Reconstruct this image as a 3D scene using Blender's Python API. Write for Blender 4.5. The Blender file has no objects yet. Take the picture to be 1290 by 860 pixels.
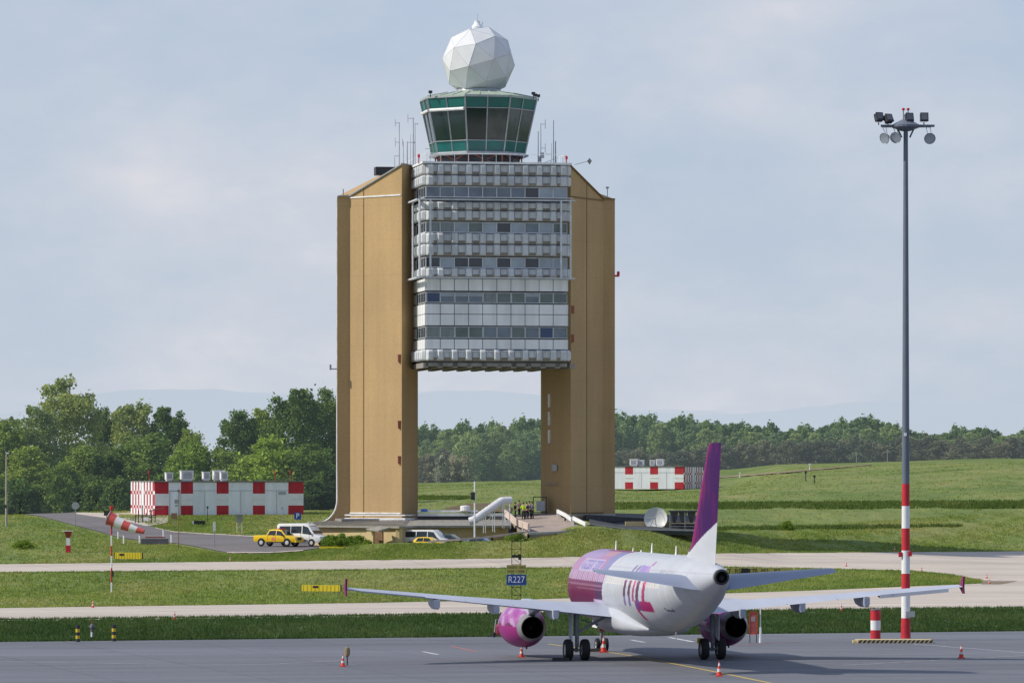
import bpy, math, random
import numpy as np
from mathutils import Vector, Matrix
R = math.radians
random.seed(7); rng = np.random.default_rng(7)
scene = bpy.context.scene
COL = scene.collection
# ------------------------------------------------------------------ measured camera
FPX, CX, HY, CAMZ = 5737.0, 645.0, 599.0, 10.1
def at(px, py, D):
    return Vector(((px-CX)*D/FPX, D, CAMZ-(py-HY)*D/FPX))
# ------------------------------------------------------------------ terrain heights, surveyed from the photo
TC = np.array([-300,0,200,350,500,640,690,740,800,900,1000,1290,1600], float)
TR = [
(400,[0]*13),
(440,[.7,.7,.7,.7,.6,.5,.5,.45,.4,.3,.2,0,0]),
(462,[1,1,1,1,.95,.9,.85,.8,.75,.6,.5,.2,.2]),
(473,[1.3,1.3,1.3,1.3,2.0,2.0,2.1,2.4,2.1,1.1,.65,.4,.4]),
(480,[1.6,1.6,1.6,1.75,3.05,3.2,3.0,3.6,3.0,1.5,.85,.5,.5]),
(484,[1.8,1.75,1.75,2.05,2.2,2.7,3.4,4.2,3.5,1.75,1.0,.55,.55]),
(490,[2.0,1.95,1.95,2.38,2.3,2.9,4.1,4.9,4.1,2.1,1.15,.6,.6]),
(505,[2.4,2.4,2.2,2.5,2.6,3.6,5.2,5.1,4.3,3.0,1.8,.8,.8]),
(531,[3,3,2.4,2.6,2.8,4.5,5.3,5.1,4.5,4.0,3.2,1.6,1.6]),
(560,[3.7,3.7,2.9,2.6,3.8,5.2,5.3,5.2,5.0,4.9,4.6,3.6,3.6]),
(590,[4.3,4.3,4.75,4.75,4.8,5.5,5.5,5.6,5.7,5.8,5.9,5.6,5.6]),
(615,[4.6,4.6,5.15,5.15,5.2,5.8,5.9,5.9,6,6.1,6.3,6.5,6.5]),
(680,[4.9,4.9,5.5,5.5,5.8,6.5,6.6,6.6,6.7,7.2,7.6,8.2,8.2]),
(800,[5.5,5.5,5.8,6,7.2,7.9,7.8,7.4,7.0,7.6,9.8,11,11]),
(920,[6,6,6,6.5,8.1,8.5,8.2,7.6,7.0,7.5,11.4,13,13]),
(1100,[6,6,6,6.5,8.2,8.75,9.1,9.5,9.9,11.4,13.0,14.3,14.3]),
(1300,[6,6,6,6.5,8,8.4,8.7,9,9.4,10.5,11.6,12.6,12.6]),
(2000,[6]*13),(30000,[6]*13)]
TD = np.array([r[0] for r in TR], float); TZ = np.array([r[1] for r in TR], float)
def zg(px, D):
    px = float(min(max(px, TC[0]), TC[-1]))
    if D <= 400: return 0.0
    i = int(min(max(np.searchsorted(TD, D)-1, 0), len(TD)-2)); t = (D-TD[i])/(TD[i+1]-TD[i])
    j = int(min(max(np.searchsorted(TC, px)-1, 0), len(TC)-2)); s = (px-TC[j])/(TC[j+1]-TC[j])
    s = s*s*(3-2*s)
    a = TZ[i,j]*(1-s)+TZ[i,j+1]*s; b = TZ[i+1,j]*(1-s)+TZ[i+1,j+1]*s
    return a*(1-t)+b*t
def zxy(x, y): return zg(CX+x*FPX/y, y)
def gd(px, py, d0=200, d1=1200):
    D = d0
    while D < d1:
        if HY+(CAMZ-zg(px, D))*FPX/D <= py: break
        D += 0.5
    return D
def gp(px, py, d0=200):
    D = gd(px, py, d0); return Vector(((px-CX)*D/FPX, D, zg(px, D)))
def gpd(px, D): return Vector(((px-CX)*D/FPX, D, zg(px, D)))
# ------------------------------------------------------------------ materials
def new_mat(name):
    m = bpy.data.materials.new(name); m.use_nodes = True
    nt = m.node_tree; return m, nt, nt.nodes['Principled BSDF'], nt.nodes['Material Output']
def N(nt, t, **kw):
    n = nt.nodes.new(t)
    for k, v in kw.items(): setattr(n, k, v)
    return n
def L(nt, a, b): nt.links.new(a, b)
def ramp(nt, fac, stops):
    r = N(nt, 'ShaderNodeValToRGB'); e = r.color_ramp.elements
    while len(e) < len(stops): e.new(0.5)
    for i, (p, c) in enumerate(stops): e[i].position = p; e[i].color = (*c, 1)
    L(nt, fac, r.inputs[0]); return r.outputs[0]
def noise(nt, scale, detail=4, rough=.55, coord='pos', stretch=None):
    g = N(nt, 'ShaderNodeNewGeometry').outputs['Position'] if coord == 'pos' else N(nt, 'ShaderNodeTexCoord').outputs['Object']
    if stretch:
        mp = N(nt, 'ShaderNodeMapping'); mp.inputs['Scale'].default_value = stretch; L(nt, g, mp.inputs[0]); g = mp.outputs[0]
    n = N(nt, 'ShaderNodeTexNoise'); n.inputs['Scale'].default_value = scale
    n.inputs['Detail'].default_value = detail; n.inputs['Roughness'].default_value = rough
    L(nt, g, n.inputs['Vector']); return n.outputs['Fac']
def mixc(nt, fac, a, b, mode='MIX'):
    m = N(nt, 'ShaderNodeMix', data_type='RGBA', blend_type=mode)
    for s, v in ((m.inputs[0], fac), (m.inputs[6], a), (m.inputs[7], b)):
        if hasattr(v, 'is_linked'): L(nt, v, s)
        elif isinstance(v, (int, float)): s.default_value = v
        else: s.default_value = (*v, 1)
    return m.outputs[2]
MATS = {}
def pm(name, col, rough=.6, var=.18, scale=1.5, metal=0., stretch=None, coord='obj', bump=0., spec=.4, coat=0., detail=5):
    if name in MATS: return MATS[name]
    m, nt, b, o = new_mat(name)
    f = noise(nt, scale, detail, .6, coord, stretch)
    c = ramp(nt, f, [(.3, tuple(x*(1-var) for x in col)), (.7, tuple(min(1, x*(1+var)) for x in col))])
    L(nt, c, b.inputs['Base Color'])
    b.inputs['Roughness'].default_value = rough; b.inputs['Metallic'].default_value = metal
    b.inputs['Specular IOR Level'].default_value = spec; b.inputs['Coat Weight'].default_value = coat
    if bump:
        bp = N(nt, 'ShaderNodeBump'); bp.inputs['Strength'].default_value = bump; L(nt, f, bp.inputs['Height']); L(nt, bp.outputs[0], b.inputs['Normal'])
    MATS[name] = m; return m
def glassy(name, col, rough=.08, var=.3, scale=.4, spec=.6):
    return pm(name, col, rough=rough, var=var, scale=scale, spec=spec)
def vcol_mat(name, rough=.35, coat=.2, dirt=.12):
    m, nt, b, o = new_mat(name)
    a = N(nt, 'ShaderNodeAttribute', attribute_name='paint')
    f = noise(nt, 1.2, 6, .65, 'obj', (1, .35, 1)); d = ramp(nt, f, [(.35, (1-dirt,)*3), (.65, (1, 1, 1))])
    L(nt, mixc(nt, 1.0, a.outputs['Color'], d, 'MULTIPLY'), b.inputs['Base Color'])
    b.inputs['Roughness'].default_value = rough; b.inputs['Coat Weight'].default_value = coat
    return m
# ------------------------------------------------------------------ mesh building
class MB:
    def __init__(s): s.v = []; s.f = []; s.m = []
    def add(s, vs, fs, mi=0):
        o = len(s.v); s.v += [tuple(p) for p in vs]
        for f in fs: s.f.append([i+o for i in f]); s.m.append(mi)
        return s
    def box(s, c, d, mi=0, rz=0, taper=1.0):
        x, y, z = d[0]/2, d[1]/2, d[2]/2; M = Matrix.Rotation(rz, 3, 'Z'); vs = []
        for k, t in ((-z, 1), (z, taper)):
            for a, b in ((-x, -y), (x, -y), (x, y), (-x, y)):
                q = M @ Vector((a*t, b*t, k)); vs.append((q.x+c[0], q.y+c[1], q.z+c[2]))
        return s.add(vs, [(0,3,2,1),(4,5,6,7),(0,1,5,4),(1,2,6,5),(2,3,7,6),(3,0,4,7)], mi)
    def bar(s, p, q, w, h=None, mi=0):
        p, q = Vector(p), Vector(q); h = h or w; d = (q-p).normalized()
        up = Vector((0,0,1)) if abs(d.z) < .95 else Vector((0,1,0))
        a = d.cross(up).normalized()*w/2; b = a.cross(d).normalized()*h/2
        vs = [p-a-b, p+a-b, p+a+b, p-a+b, q-a-b, q+a-b, q+a+b, q-a+b]
        return s.add(vs, [(0,1,2,3),(4,7,6,5),(0,4,5,1),(1,5,6,2),(2,6,7,3),(3,7,4,0)], mi)
    def tube(s, p, q, r0, r1=None, n=10, mi=0, cap=True):
        p, q = Vector(p), Vector(q); r1 = r0 if r1 is None else r1; d = (q-p).normalized()
        up = Vector((0,0,1)) if abs(d.z) < .95 else Vector((0,1,0))
        a = d.cross(up).normalized(); b = a.cross(d).normalized(); vs = []
        for c, r in ((p, r0), (q, r1)):
            for k in range(n):
                t = 2*math.pi*k/n; vs.append(c+a*math.cos(t)*r+b*math.sin(t)*r)
        fs = [(k, (k+1) % n, n+(k+1) % n, n+k) for k in range(n)]
        if cap: fs += [tuple(range(n))[::-1], tuple(range(n, 2*n))]
        return s.add(vs, fs, mi)
    def lathe(s, prof, o=(0,0,0), axis='Z', n=24, mi=0, mis=None):
        o = Vector(o); base = len(s.v); vs = []
        for r, h in prof:
            for k in range(n):
                t = 2*math.pi*k/n; c, d = r*math.cos(t), r*math.sin(t)
                vs.append(o+Vector({'Z': (c, d, h), 'Y': (c, h, d), 'X': (h, c, d)}[axis]))
        s.v += [tuple(p) for p in vs]
        for i in range(len(prof)-1):
            for k in range(n):
                a = base+i*n+k; b = base+i*n+(k+1) % n
                s.f.append([a, b, b+n, a+n]); s.m.append(mis[i] if mis else mi)
        return s
    def prism(s, poly, fn0, fn1, mi=0):
        n = len(poly)
        vs = [fn0(*p) for p in poly]+[fn1(*p) for p in poly]
        fs = [(k, (k+1) % n, n+(k+1) % n, n+k) for k in range(n)]+[tuple(range(n))[::-1], tuple(range(n, 2*n))]
        return s.add(vs, fs, mi)
    def loft(s, rings, mi=0, closed=True, caps=True, flip=False):
        n = len(rings[0]); o = len(s.v)
        for r in rings: s.v += [tuple(p) for p in r]
        for i in range(len(rings)-1):
            for k in range(n if closed else n-1):
                f = [o+i*n+k, o+i*n+(k+1) % n, o+(i+1)*n+(k+1) % n, o+(i+1)*n+k]
                s.f.append(f[::-1] if flip else f); s.m.append(mi)
        if caps:
            s.f.append([o+k for k in range(n)][::-1]); s.m.append(mi)
            s.f.append([o+(len(rings)-1)*n+k for k in range(n)]); s.m.append(mi)
        return s
    def mesh(s, name, mats, smooth=False, angle=35):
        me = bpy.data.meshes.new(name); me.from_pydata(s.v, [], s.f)
        for m in (mats if isinstance(mats, (list, tuple)) else [mats]): me.materials.append(m)
        me.polygons.foreach_set('material_index', s.m)
        import bmesh
        bm = bmesh.new(); bm.from_mesh(me); bmesh.ops.recalc_face_normals(bm, faces=bm.faces)
        if smooth:
            for e in bm.edges:
                if len(e.link_faces) == 2: e.smooth = e.calc_face_angle(0) < R(angle)
            for f in bm.faces: f.smooth = True
        bm.to_mesh(me); bm.free(); me.update()
        return me
    def build(s, name, mats, parent=None, smooth=False, loc=None, rz=0, angle=35):
        return put(name, s.mesh(name, mats, smooth, angle), parent, loc, rz)
def put(name, me, parent=None, loc=None, rz=0):
    o = bpy.data.objects.new(name, me); COL.objects.link(o)
    if parent: o.parent = parent
    if loc is not None: o.location = loc
    o.rotation_euler = (0, 0, rz); return o
def tag(o, label=None, cat=None, group=None, kind=None):
    for k, v in (('label', label), ('category', cat), ('group', group), ('kind', kind)):
        if v: o[k] = v
    return o
def empty(name, loc, rz=0, label=None, cat=None, group=None):
    o = bpy.data.objects.new(name, None); COL.objects.link(o); o.location = loc; o.rotation_euler = (0, 0, rz)
    o.empty_display_size = .3
    return tag(o, label, cat, group)
def copy_tree(o, parent=None, loc=None, rz=None, label=None, scale=None):
    c = o.copy(); COL.objects.link(c)
    if parent: c.parent = parent
    if loc is not None: c.location = loc
    if rz is not None: c.rotation_euler = (0, 0, rz)
    if scale is not None: c.scale = scale
    if label: c['label'] = label
    for ch in list(o.children): copy_tree(ch, c)
    return c
def raw_mesh(name, V, F, mat, uv=None):
    """numpy vertices (n,3) and faces (m,k)"""
    me = bpy.data.meshes.new(name); k = F.shape[1]
    me.vertices.add(len(V)); me.vertices.foreach_set('co', V.astype(np.float32).ravel())
    me.loops.add(F.size); me.loops.foreach_set('vertex_index', F.astype(np.int32).ravel())
    me.polygons.add(len(F)); me.polygons.foreach_set('loop_start', np.arange(0, F.size, k, dtype=np.int32))
    me.materials.append(mat); me.update(calc_edges=True); me.validate(); return me
def text_mesh(name, txt, size, mat, extrude=.004):
    c = bpy.data.curves.new(name, 'FONT'); c.body = txt; c.size = size; c.extrude = extrude
    c.align_x = 'CENTER'; c.align_y = 'CENTER'
    o = bpy.data.objects.new(name, c); COL.objects.link(o)
    bpy.context.view_layer.update()
    me = bpy.data.meshes.new_from_object(o.evaluated_get(bpy.context.evaluated_depsgraph_get()))
    bpy.data.objects.remove(o); me.materials.clear(); me.materials.append(mat); return me
def text_part(name, txt, size, mat, parent, loc, sx=1.0):
    o = put(name, text_mesh(name, txt, size, mat), parent, loc); o.rotation_euler = (R(90), 0, 0); o.scale = (sx, 1, 1); return o
# ------------------------------------------------------------------ camera, world, sun
cam = bpy.data.cameras.new('camera'); camo = bpy.data.objects.new('camera', cam); COL.objects.link(camo)
camo.location = (0, 0, CAMZ); camo.rotation_euler = (R(90), 0, 0)
cam.sensor_width = 36; cam.lens = 36*FPX/1290; cam.shift_y = (HY-430)/1290; cam.clip_start = 1; cam.clip_end = 60000
scene.camera = camo
SUN_EL, SUN_AZ = 41.0, 9.6          # elevation; angle of the sun towards the camera side, from straight left
sd = Vector((-math.cos(R(SUN_AZ))*math.cos(R(SUN_EL)), -math.sin(R(SUN_AZ))*math.cos(R(SUN_EL)), math.sin(R(SUN_EL))))
sl = bpy.data.lights.new('sun', 'SUN'); sl.energy = 4.25; sl.angle = R(1.4); sl.color = (1, .92, .80)
so = bpy.data.objects.new('sun', sl); COL.objects.link(so); so.rotation_euler = sd.to_track_quat('Z', 'Y').to_euler()
w = bpy.data.worlds.new('World'); scene.world = w; w.use_nodes = True
nt = w.node_tree; bg = nt.nodes['Background']
sky = N(nt, 'ShaderNodeTexSky', sky_type='NISHITA'); sky.sun_disc = False
sky.sun_elevation = R(SUN_EL); sky.sun_rotation = math.atan2(sd.x, sd.y); sky.air_density = 1.3; sky.dust_density = 2.5
tc = N(nt, 'ShaderNodeTexCoord'); mp = N(nt, 'ShaderNodeMapping'); L(nt, tc.outputs['Generated'], mp.inputs[0])
mp.inputs['Scale'].default_value = (1, 1, 2.0); mp.inputs['Location'].default_value = (3.4, 0.3, 2.15)
def wn(scale, detail, rough):
    n = N(nt, 'ShaderNodeTexNoise'); n.inputs['Scale'].default_value = scale; n.inputs['Detail'].default_value = detail
    n.inputs['Roughness'].default_value = rough; L(nt, mp.outputs[0], n.inputs['Vector']); return n.outputs['Fac']
sep = N(nt, 'ShaderNodeSeparateXYZ'); L(nt, tc.outputs['Generated'], sep.inputs[0])
# hazy blue-grey air column over the Nishita sky: grey-white at the horizon, bluer higher up
haze = ramp(nt, sep.outputs[2], [(0.0, (5.15, 5.95, 7.0)), (.05, (4.8, 5.68, 6.9)), (.11, (4.5, 5.42, 6.85)), (.5, (2.4, 3.4, 5.6))])
base = mixc(nt, .92, sky.outputs[0], haze)
cl = ramp(nt, wn(9, 7, .56), [(.44, (0, 0, 0)), (.72, (1, 1, 1))])
cl2 = ramp(nt, wn(30, 5, .6), [(.3, (.35,)*3), (.7, (1,)*3)])
cm = N(nt, 'ShaderNodeMix', data_type='RGBA', blend_type='MULTIPLY'); cm.inputs[0].default_value = 1; L(nt, cl, cm.inputs[6]); L(nt, cl2, cm.inputs[7])
cf = N(nt, 'ShaderNodeMath', operation='MULTIPLY'); cf.inputs[1].default_value = .9; L(nt, cm.outputs[2], cf.inputs[0])
skycol = mixc(nt, cf.outputs[0], base, (7.15, 7.0, 7.35))
L(nt, skycol, bg.inputs['Color']); bg.inputs['Strength'].default_value = .106
scene.view_settings.view_transform = 'Standard'; scene.view_settings.look = 'None'; scene.view_settings.exposure = 0
scene.cycles.use_denoising = True
scene.cycles.max_bounces = 6; scene.cycles.transparent_max_bounces = 8
# ================================================================== GROUND
def grass_mat(name, cols, island=False, sc=1.0):
    m, nt, b, o = new_mat(name)
    big = noise(nt, .035*sc, 5, .6, 'pos', (1, .45, 1)); mid = noise(nt, .35*sc, 5, .65, 'pos', (1, .35, 1)); fine = noise(nt, 3.0*sc, 4, .7, 'pos')
    c1 = ramp(nt, big, [(.34, cols[0]), (.5, cols[1]), (.68, cols[2])])
    c2 = ramp(nt, mid, [(.25, (.66, .72, .66)), (.5, (.95, .97, .94)), (.8, (1.25, 1.2, 1.15))])
    c3 = ramp(nt, fine, [(.3, (.72,)*3), (.7, (1.24,)*3)])
    c = mixc(nt, 1., mixc(nt, 1., c1, c2, 'MULTIPLY'), c3, 'MULTIPLY')
    dry = ramp(nt, noise(nt, .11*sc, 6, .68, 'pos', (1, .3, 1)), [(.50, (0, 0, 0)), (.72, (.55, .55, .55))])
    c = mixc(nt, dry, c, tuple(v for v in (cols[2][0]*1.45, cols[2][1]*1.12, cols[2][2]*1.25)))
    if island:
        g = N(nt, 'ShaderNodeNewGeometry').outputs['Random Per Island']
        c = mixc(nt, 1., c, ramp(nt, g, [(0, (.65, .72, .6)), (.6, (1.05, 1.05, 1)), (1, (1.55, 1.35, 1.1))]), 'MULTIPLY')
    L(nt, c, b.inputs['Base Color']); b.inputs['Roughness'].default_value = .8; b.inputs['Specular IOR Level'].default_value = .15
    if island:
        t = N(nt, 'ShaderNodeBsdfTranslucent'); L(nt, c, t.inputs[0]); mx = N(nt, 'ShaderNodeMixShader'); mx.inputs[0].default_value = .5
        L(nt, b.outputs[0], mx.inputs[1]); L(nt, t.outputs[0], mx.inputs[2]); L(nt, mx.outputs[0], o.inputs[0])
    return m
GC = [(.108, .160, .038), (.158, .202, .054), (.205, .225, .082)]
DC = [(.034, .062, .020), (.044, .078, .026), (.058, .092, .032)]  # verge greens darkened to paint cloud shade over the strip
M_grass = grass_mat('grass_field', GC); M_tuft = grass_mat('grass_blades', [tuple(min(.4, v*1.65) for v in c) for c in GC], True)
M_vshade = grass_mat('verge_shade_ground', DC); M_vshade_tuft = grass_mat('verge_shade_blades', [tuple(v*1.7 for v in c) for c in DC], True)
M_bankshade = grass_mat('bank_shade_blades', [(.095, .15, .040), (.115, .175, .05), (.14, .20, .062)], True)  # darker blades painting the soft shade of the field banks
cols = np.arange(-2000, 3301, 20.0)
rows = np.concatenate([np.arange(-200, 400, 40), np.arange(400, 700, 2.5), np.arange(700, 1300, 8), [1300, 1500, 2000, 3000, 6000, 12000, 30000]])
V = []; nr = np.random.default_rng(3)
for D in rows:
    De = max(D, 150)
    for px in cols:
        z = zg(px, D)
        if D > 477 and HY+(CAMZ-z)*FPX/De < float(np.interp(px, [0, 640, 915, 1290], [702, 697, 691, 687.5])) and not (px < 430 and D < 640): z += .05*math.sin(px*.09+D*.31)+.06*math.sin(px*.041-D*.13)
        V.append(((px-CX)*De/FPX*(1 if D < 2000 else 3), D, z-.03))
nc = len(cols); F = [(i*nc+j, i*nc+j+1, (i+1)*nc+j+1, (i+1)*nc+j) for i in range(len(rows)-1) for j in range(nc-1)]
g = put('ground', raw_mesh('ground', np.array(V), np.array(F), M_grass)); tag(g, kind='structure')
for p in g.data.polygons: p.use_smooth = True

def paved(name, base, fine, lo, hi, rot=R(16.5), rough=.85, streak=(.06, 1.2, 1)):
    m, nt, b, o = new_mat(name)
    f1 = noise(nt, .05, 6, .6, 'pos', streak); f2 = noise(nt, 2.5, 5, .7, 'pos'); f3 = noise(nt, .35, 5, .6, 'pos', (.25, 1.6, 1))
    c = ramp(nt, f1, [(.3, tuple(x*lo for x in base)), (.7, tuple(x*hi for x in base))])
    c = mixc(nt, 1, c, ramp(nt, f2, [(.3, (1-fine,)*3), (.7, (1+fine,)*3)]), 'MULTIPLY')
    c = mixc(nt, 1, c, ramp(nt, f3, [(.3, (.86, .87, .89)), (.6, (1.05, 1.04, 1.03))]), 'MULTIPLY')
    sp = noise(nt, .33, 3, .5, 'pos', (.6, 1.2, 1)); c = mixc(nt, 1, c, ramp(nt, sp, [(.68, (1, 1, 1)), (.74, (.80, .80, .81))]), 'MULTIPLY')
    # tyre rubber and seams laid along the run of the pavement, slab joints across it
    gp_ = N(nt, 'ShaderNodeNewGeometry').outputs['Position']; mr = N(nt, 'ShaderNodeMapping'); mr.inputs['Rotation'].default_value = (0, 0, -rot); L(nt, gp_, mr.inputs[0])
    ms = N(nt, 'ShaderNodeMapping'); ms.inputs['Scale'].default_value = (.012, .55, 1); L(nt, mr.outputs[0], ms.inputs[0])
    ns = N(nt, 'ShaderNodeTexNoise'); ns.inputs['Scale'].default_value = 1; ns.inputs['Detail'].default_value = 6; ns.inputs['Roughness'].default_value = .6; L(nt, ms.outputs[0], ns.inputs['Vector'])
    c = mixc(nt, 1, c, ramp(nt, ns.outputs['Fac'], [(.34, (.80, .80, .82)), (.5, (1, 1, 1)), (.7, (1.06, 1.05, 1.04))]), 'MULTIPLY')
    br = N(nt, 'ShaderNodeTexBrick'); br.offset = 0; L(nt, mr.outputs[0], br.inputs['Vector']); br.inputs['Scale'].default_value = 1; br.inputs['Brick Width'].default_value = 7.5; br.inputs['Row Height'].default_value = 5; br.inputs['Mortar Size'].default_value = .09; br.inputs['Mortar Smooth'].default_value = .3
    br.inputs['Color1'].default_value = (1, 1, 1, 1); br.inputs['Color2'].default_value = (.95, .95, .95, 1); br.inputs['Mortar'].default_value = (.74, .73, .72, 1)
    c = mixc(nt, 1, c, br.outputs['Color'], 'MULTIPLY')
    L(nt, c, b.inputs['Base Color']); b.inputs['Roughness'].default_value = rough; b.inputs['Specular IOR Level'].default_value = .25
    return m
M_apron = paved('apron_asphalt', (.150, .158, .182), .12, .80, 1.16, rough=.7)  # dark base colour holds the cloud shade over the apron
M_conc = paved('taxiway_concrete', (.53, .47, .405), .07, .84, 1.08, rot=R(21))
M_road = paved('road_asphalt', (.17, .158, .16), .1, .85, 1.12)
M_dirt = paved('bare_earth', (.24, .19, .13), .2, .8, 1.2)
APX = lambda x: 286.2+.297*x
# verge, cloud shade painted into its greens, between apron and the first taxiway, the apron and its paint
NEARP = [(-700, 795), (0, 782), (460, 777), (640, 773), (1290, 766), (2200, 758)]
FARP = [(-700, 773), (0, 766), (460, 759.5), (640, 756), (1020, 744), (1235, 735), (1246, 733), (1290, 732.5), (2200, 722)]
NEAR2 = [(-700, 727), (0, 721), (460, 717.5), (640, 715.5), (900, 714), (1020, 716), (1150, 719), (1200, 724), (1235, 731), (1246, 733), (1290, 732.5), (2200, 722)]
FAR2 = [(-700, 716), (0, 710.7), (460, 706), (640, 703.6), (915, 697.2), (1290, 694.5), (2200, 688)]
def iv(tab, px): return float(np.interp(px, [t[0] for t in tab], [t[1] for t in tab]))
def drape(name, lo, hi, mat, lift, px0, px1, step=10, n=8, kind='structure'):
    V = []; xs = np.arange(px0, px1+.1, step)
    for px in xs:
        a, b = (gd(px, iv(lo, px)), gd(px, iv(hi, px)))
        for k in range(n+1):
            D = a+(b-a)*k/n; V.append(((px-CX)*D/FPX, D, zg(px, D)+lift))
    F = [(i*(n+1)+k, (i+1)*(n+1)+k, (i+1)*(n+1)+k+1, i*(n+1)+k+1) for i in range(len(xs)-1) for k in range(n)]
    o = put(name, raw_mesh(name, np.array(V), np.array(F), mat)); tag(o, kind=kind)
    for p in o.data.polygons: p.use_smooth = True
    return o
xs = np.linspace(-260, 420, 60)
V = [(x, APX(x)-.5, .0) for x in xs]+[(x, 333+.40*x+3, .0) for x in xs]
me = raw_mesh('verge', np.array(V)+np.array([0, 0, -.012]), np.array([(i, i+1, 61+i, 60+i) for i in range(59)]), M_vshade)
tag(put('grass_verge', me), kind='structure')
V = [(x, -120, .012) for x in xs]+[(x, APX(x), .012) for x in xs]
tag(put('apron', raw_mesh('apron', np.array(V), np.array([(i, i+1, 61+i, 60+i) for i in range(59)]), M_apron)), kind='structure')
drape('taxiway', NEARP, FARP, M_conc, .03, -700, 2200)
drape('far_taxiway', NEAR2, FAR2, M_conc, .034, -700, 2200)
ROADN = [(14, 645), (50, 650), (100, 663), (130, 671), (150, 677), (180, 681), (220, 684), (240, 687), (265, 692), (285, 696), (340, 696), (385, 693), (420, 687)]
ROADF = [(14, 641.5), (50, 642.5), (100, 646), (150, 652), (180, 660), (200, 666), (220, 670), (260, 672.5), (310, 675), (350, 677), (420, 679)]
drape('road', ROADN, ROADF, M_road, .035, 14, 416, 4, 14)
drape('road_kerb', [(p, y+1.0) for p, y in ROADF], ROADF, M_conc, .08, 196, 412, 4, 2); drape('road_kerb', [(285, 697), (340, 697), (385, 694)], [(285, 696), (340, 696), (385, 693)], M_conc, .07, 286, 384, 4, 2)
drape('concrete_pad', [(96, 647.5), (150, 655), (186, 663), (204, 660), (214, 657)], [(96, 645.5), (150, 646), (190, 646), (214, 648)], M_conc, .05, 96, 212, 4, 8)
drape('gravel_patch', [(1236, 736), (1262, 736), (1284, 731.5)], [(1236, 731), (1262, 729.5), (1284, 731)], M_dirt, .045, 1236, 1284, 4, 4)
drape('dirt_bank', [(560, 645), (640, 646)], [(560, 641), (590, 635), (625, 634.5), (645, 639)], grass_mat('rusty_weeds', [(.09, .065, .035), (.14, .095, .055), (.10, .12, .04)]), .15, 560, 644, 4, 4)
drape('field_track', [(905, 602.5), (1000, 595), (1100, 585.5)], [(905, 600.5), (1000, 593.5), (1100, 584.5)], M_dirt, .12, 905, 1100, 6, 3)
M_yline = pm('taxi_line_paint', (.50, .38, .10), .7, .35, 2, coord='pos'); M_wline = pm('white_line_paint', (.50, .50, .50), .7, .4, 1.5, coord='pos')
M_rline = pm('red_line_paint', (.40, .15, .13), .7, .3, 1.5, coord='pos')
def line(name, pts, wd, mat, z=.020):
    V = []; 
    P = [Vector((gp(*p).x, gp(*p).y)) for p in pts]
    for i, p in enumerate(P):
        d = (P[min(i+1, len(P)-1)]-P[max(i-1, 0)]).normalized(); n_ = Vector((-d.y, d.x))*wd/2
        V += [(p.x-n_.x, p.y-n_.y, z), (p.x+n_.x, p.y+n_.y, z)]
    tag(put(name, raw_mesh(name, np.array(V), np.array([(2*i, 2*i+1, 2*i+3, 2*i+2) for i in range(len(P)-1)]), mat)), kind='structure')
line('taxi_line_marking', [(690, 811), (757, 820), (800, 827), (860, 838), (920, 850), (975, 861.5), (1100, 887)], .22, M_yline)
line('white_marking', [(843, 803), (873, 808.5)], .32, M_wline); line('white_marking', [(795, 806), (812, 809)], .25, M_wline)
line('white_marking', [(533, 821), (552, 824.5)], .25, M_wline); line('red_marking', [(568, 814), (600, 821)], .22, M_rline)
line('white_marking', [(1150, 811), (1290, 822)], .15, M_wline); line('white_marking', [(0, 833), (180, 836), (330, 837), (430, 832)], .12, M_wline)
line('white_marking', [(0, 815), (40, 814.6)], .14, M_wline); line('red_marking', [(920, 813), (1010, 808)], .15, M_rline)
line('white_marking', [(1060, 838), (1290, 826)], .12, M_wline)
# ------------------------------------------------------------------ grass blades
def tufts(name, P, h, wd, blades, mat, hv=.5):
    n = len(P); V = np.zeros((n, blades, 3, 3)); 
    a = rng.uniform(0, 2*math.pi, (n, blades)); hh = h*(1-hv+2*hv*rng.random((n, blades)))*rng.uniform(.7, 1.3, (n, 1))
    off = rng.normal(0, wd*1.2, (n, blades, 2)); bx = P[:, None, 0]+off[..., 0]; by = P[:, None, 1]+off[..., 1]
    V[..., 0, 0] = bx-np.cos(a)*wd/2; V[..., 0, 1] = by-np.sin(a)*wd/2; V[..., 1, 0] = bx+np.cos(a)*wd/2; V[..., 1, 1] = by+np.sin(a)*wd/2
    V[..., 0, 2] = V[..., 1, 2] = P[:, None, 2]-.05
    lean = rng.normal(0, .35, (n, blades, 2)); V[..., 2, 0] = bx+lean[..., 0]*hh; V[..., 2, 1] = by+lean[..., 1]*hh; V[..., 2, 2] = P[:, None, 2]+hh
    V = V.reshape(-1, 3); return put(name, raw_mesh(name, V, np.arange(len(V)).reshape(-1, 3), mat))
def scatter_px(n, px0, px1, lo, hi, bias=1.0):
    out = []
    pxs = np.arange(px0, px1+1, 10.0); A = [gd(p, iv(lo, p)) for p in pxs]; B = [gd(p, iv(hi, p)) for p in pxs]
    for _ in range(n):
        px = rng.uniform(px0, px1); a, b = np.interp(px, pxs, A), np.interp(px, pxs, B)
        if b <= a: continue
        D = a+(b-a)*rng.random()**bias; out.append(((px-CX)*D/FPX, D, zg(px, D)))
    return np.array(out)
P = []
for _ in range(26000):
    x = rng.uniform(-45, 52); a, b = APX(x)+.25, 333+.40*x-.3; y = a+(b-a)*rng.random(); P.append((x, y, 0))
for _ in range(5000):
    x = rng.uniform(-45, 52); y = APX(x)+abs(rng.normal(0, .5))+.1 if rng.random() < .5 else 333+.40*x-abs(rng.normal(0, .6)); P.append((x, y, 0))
tag(tufts('verge_grass', np.array(P), .17, .08, 5, M_vshade_tuft), 'rough grass strip, cloud shade put into its green, between the apron and the nearer taxiway', 'grass', kind='stuff')
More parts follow.
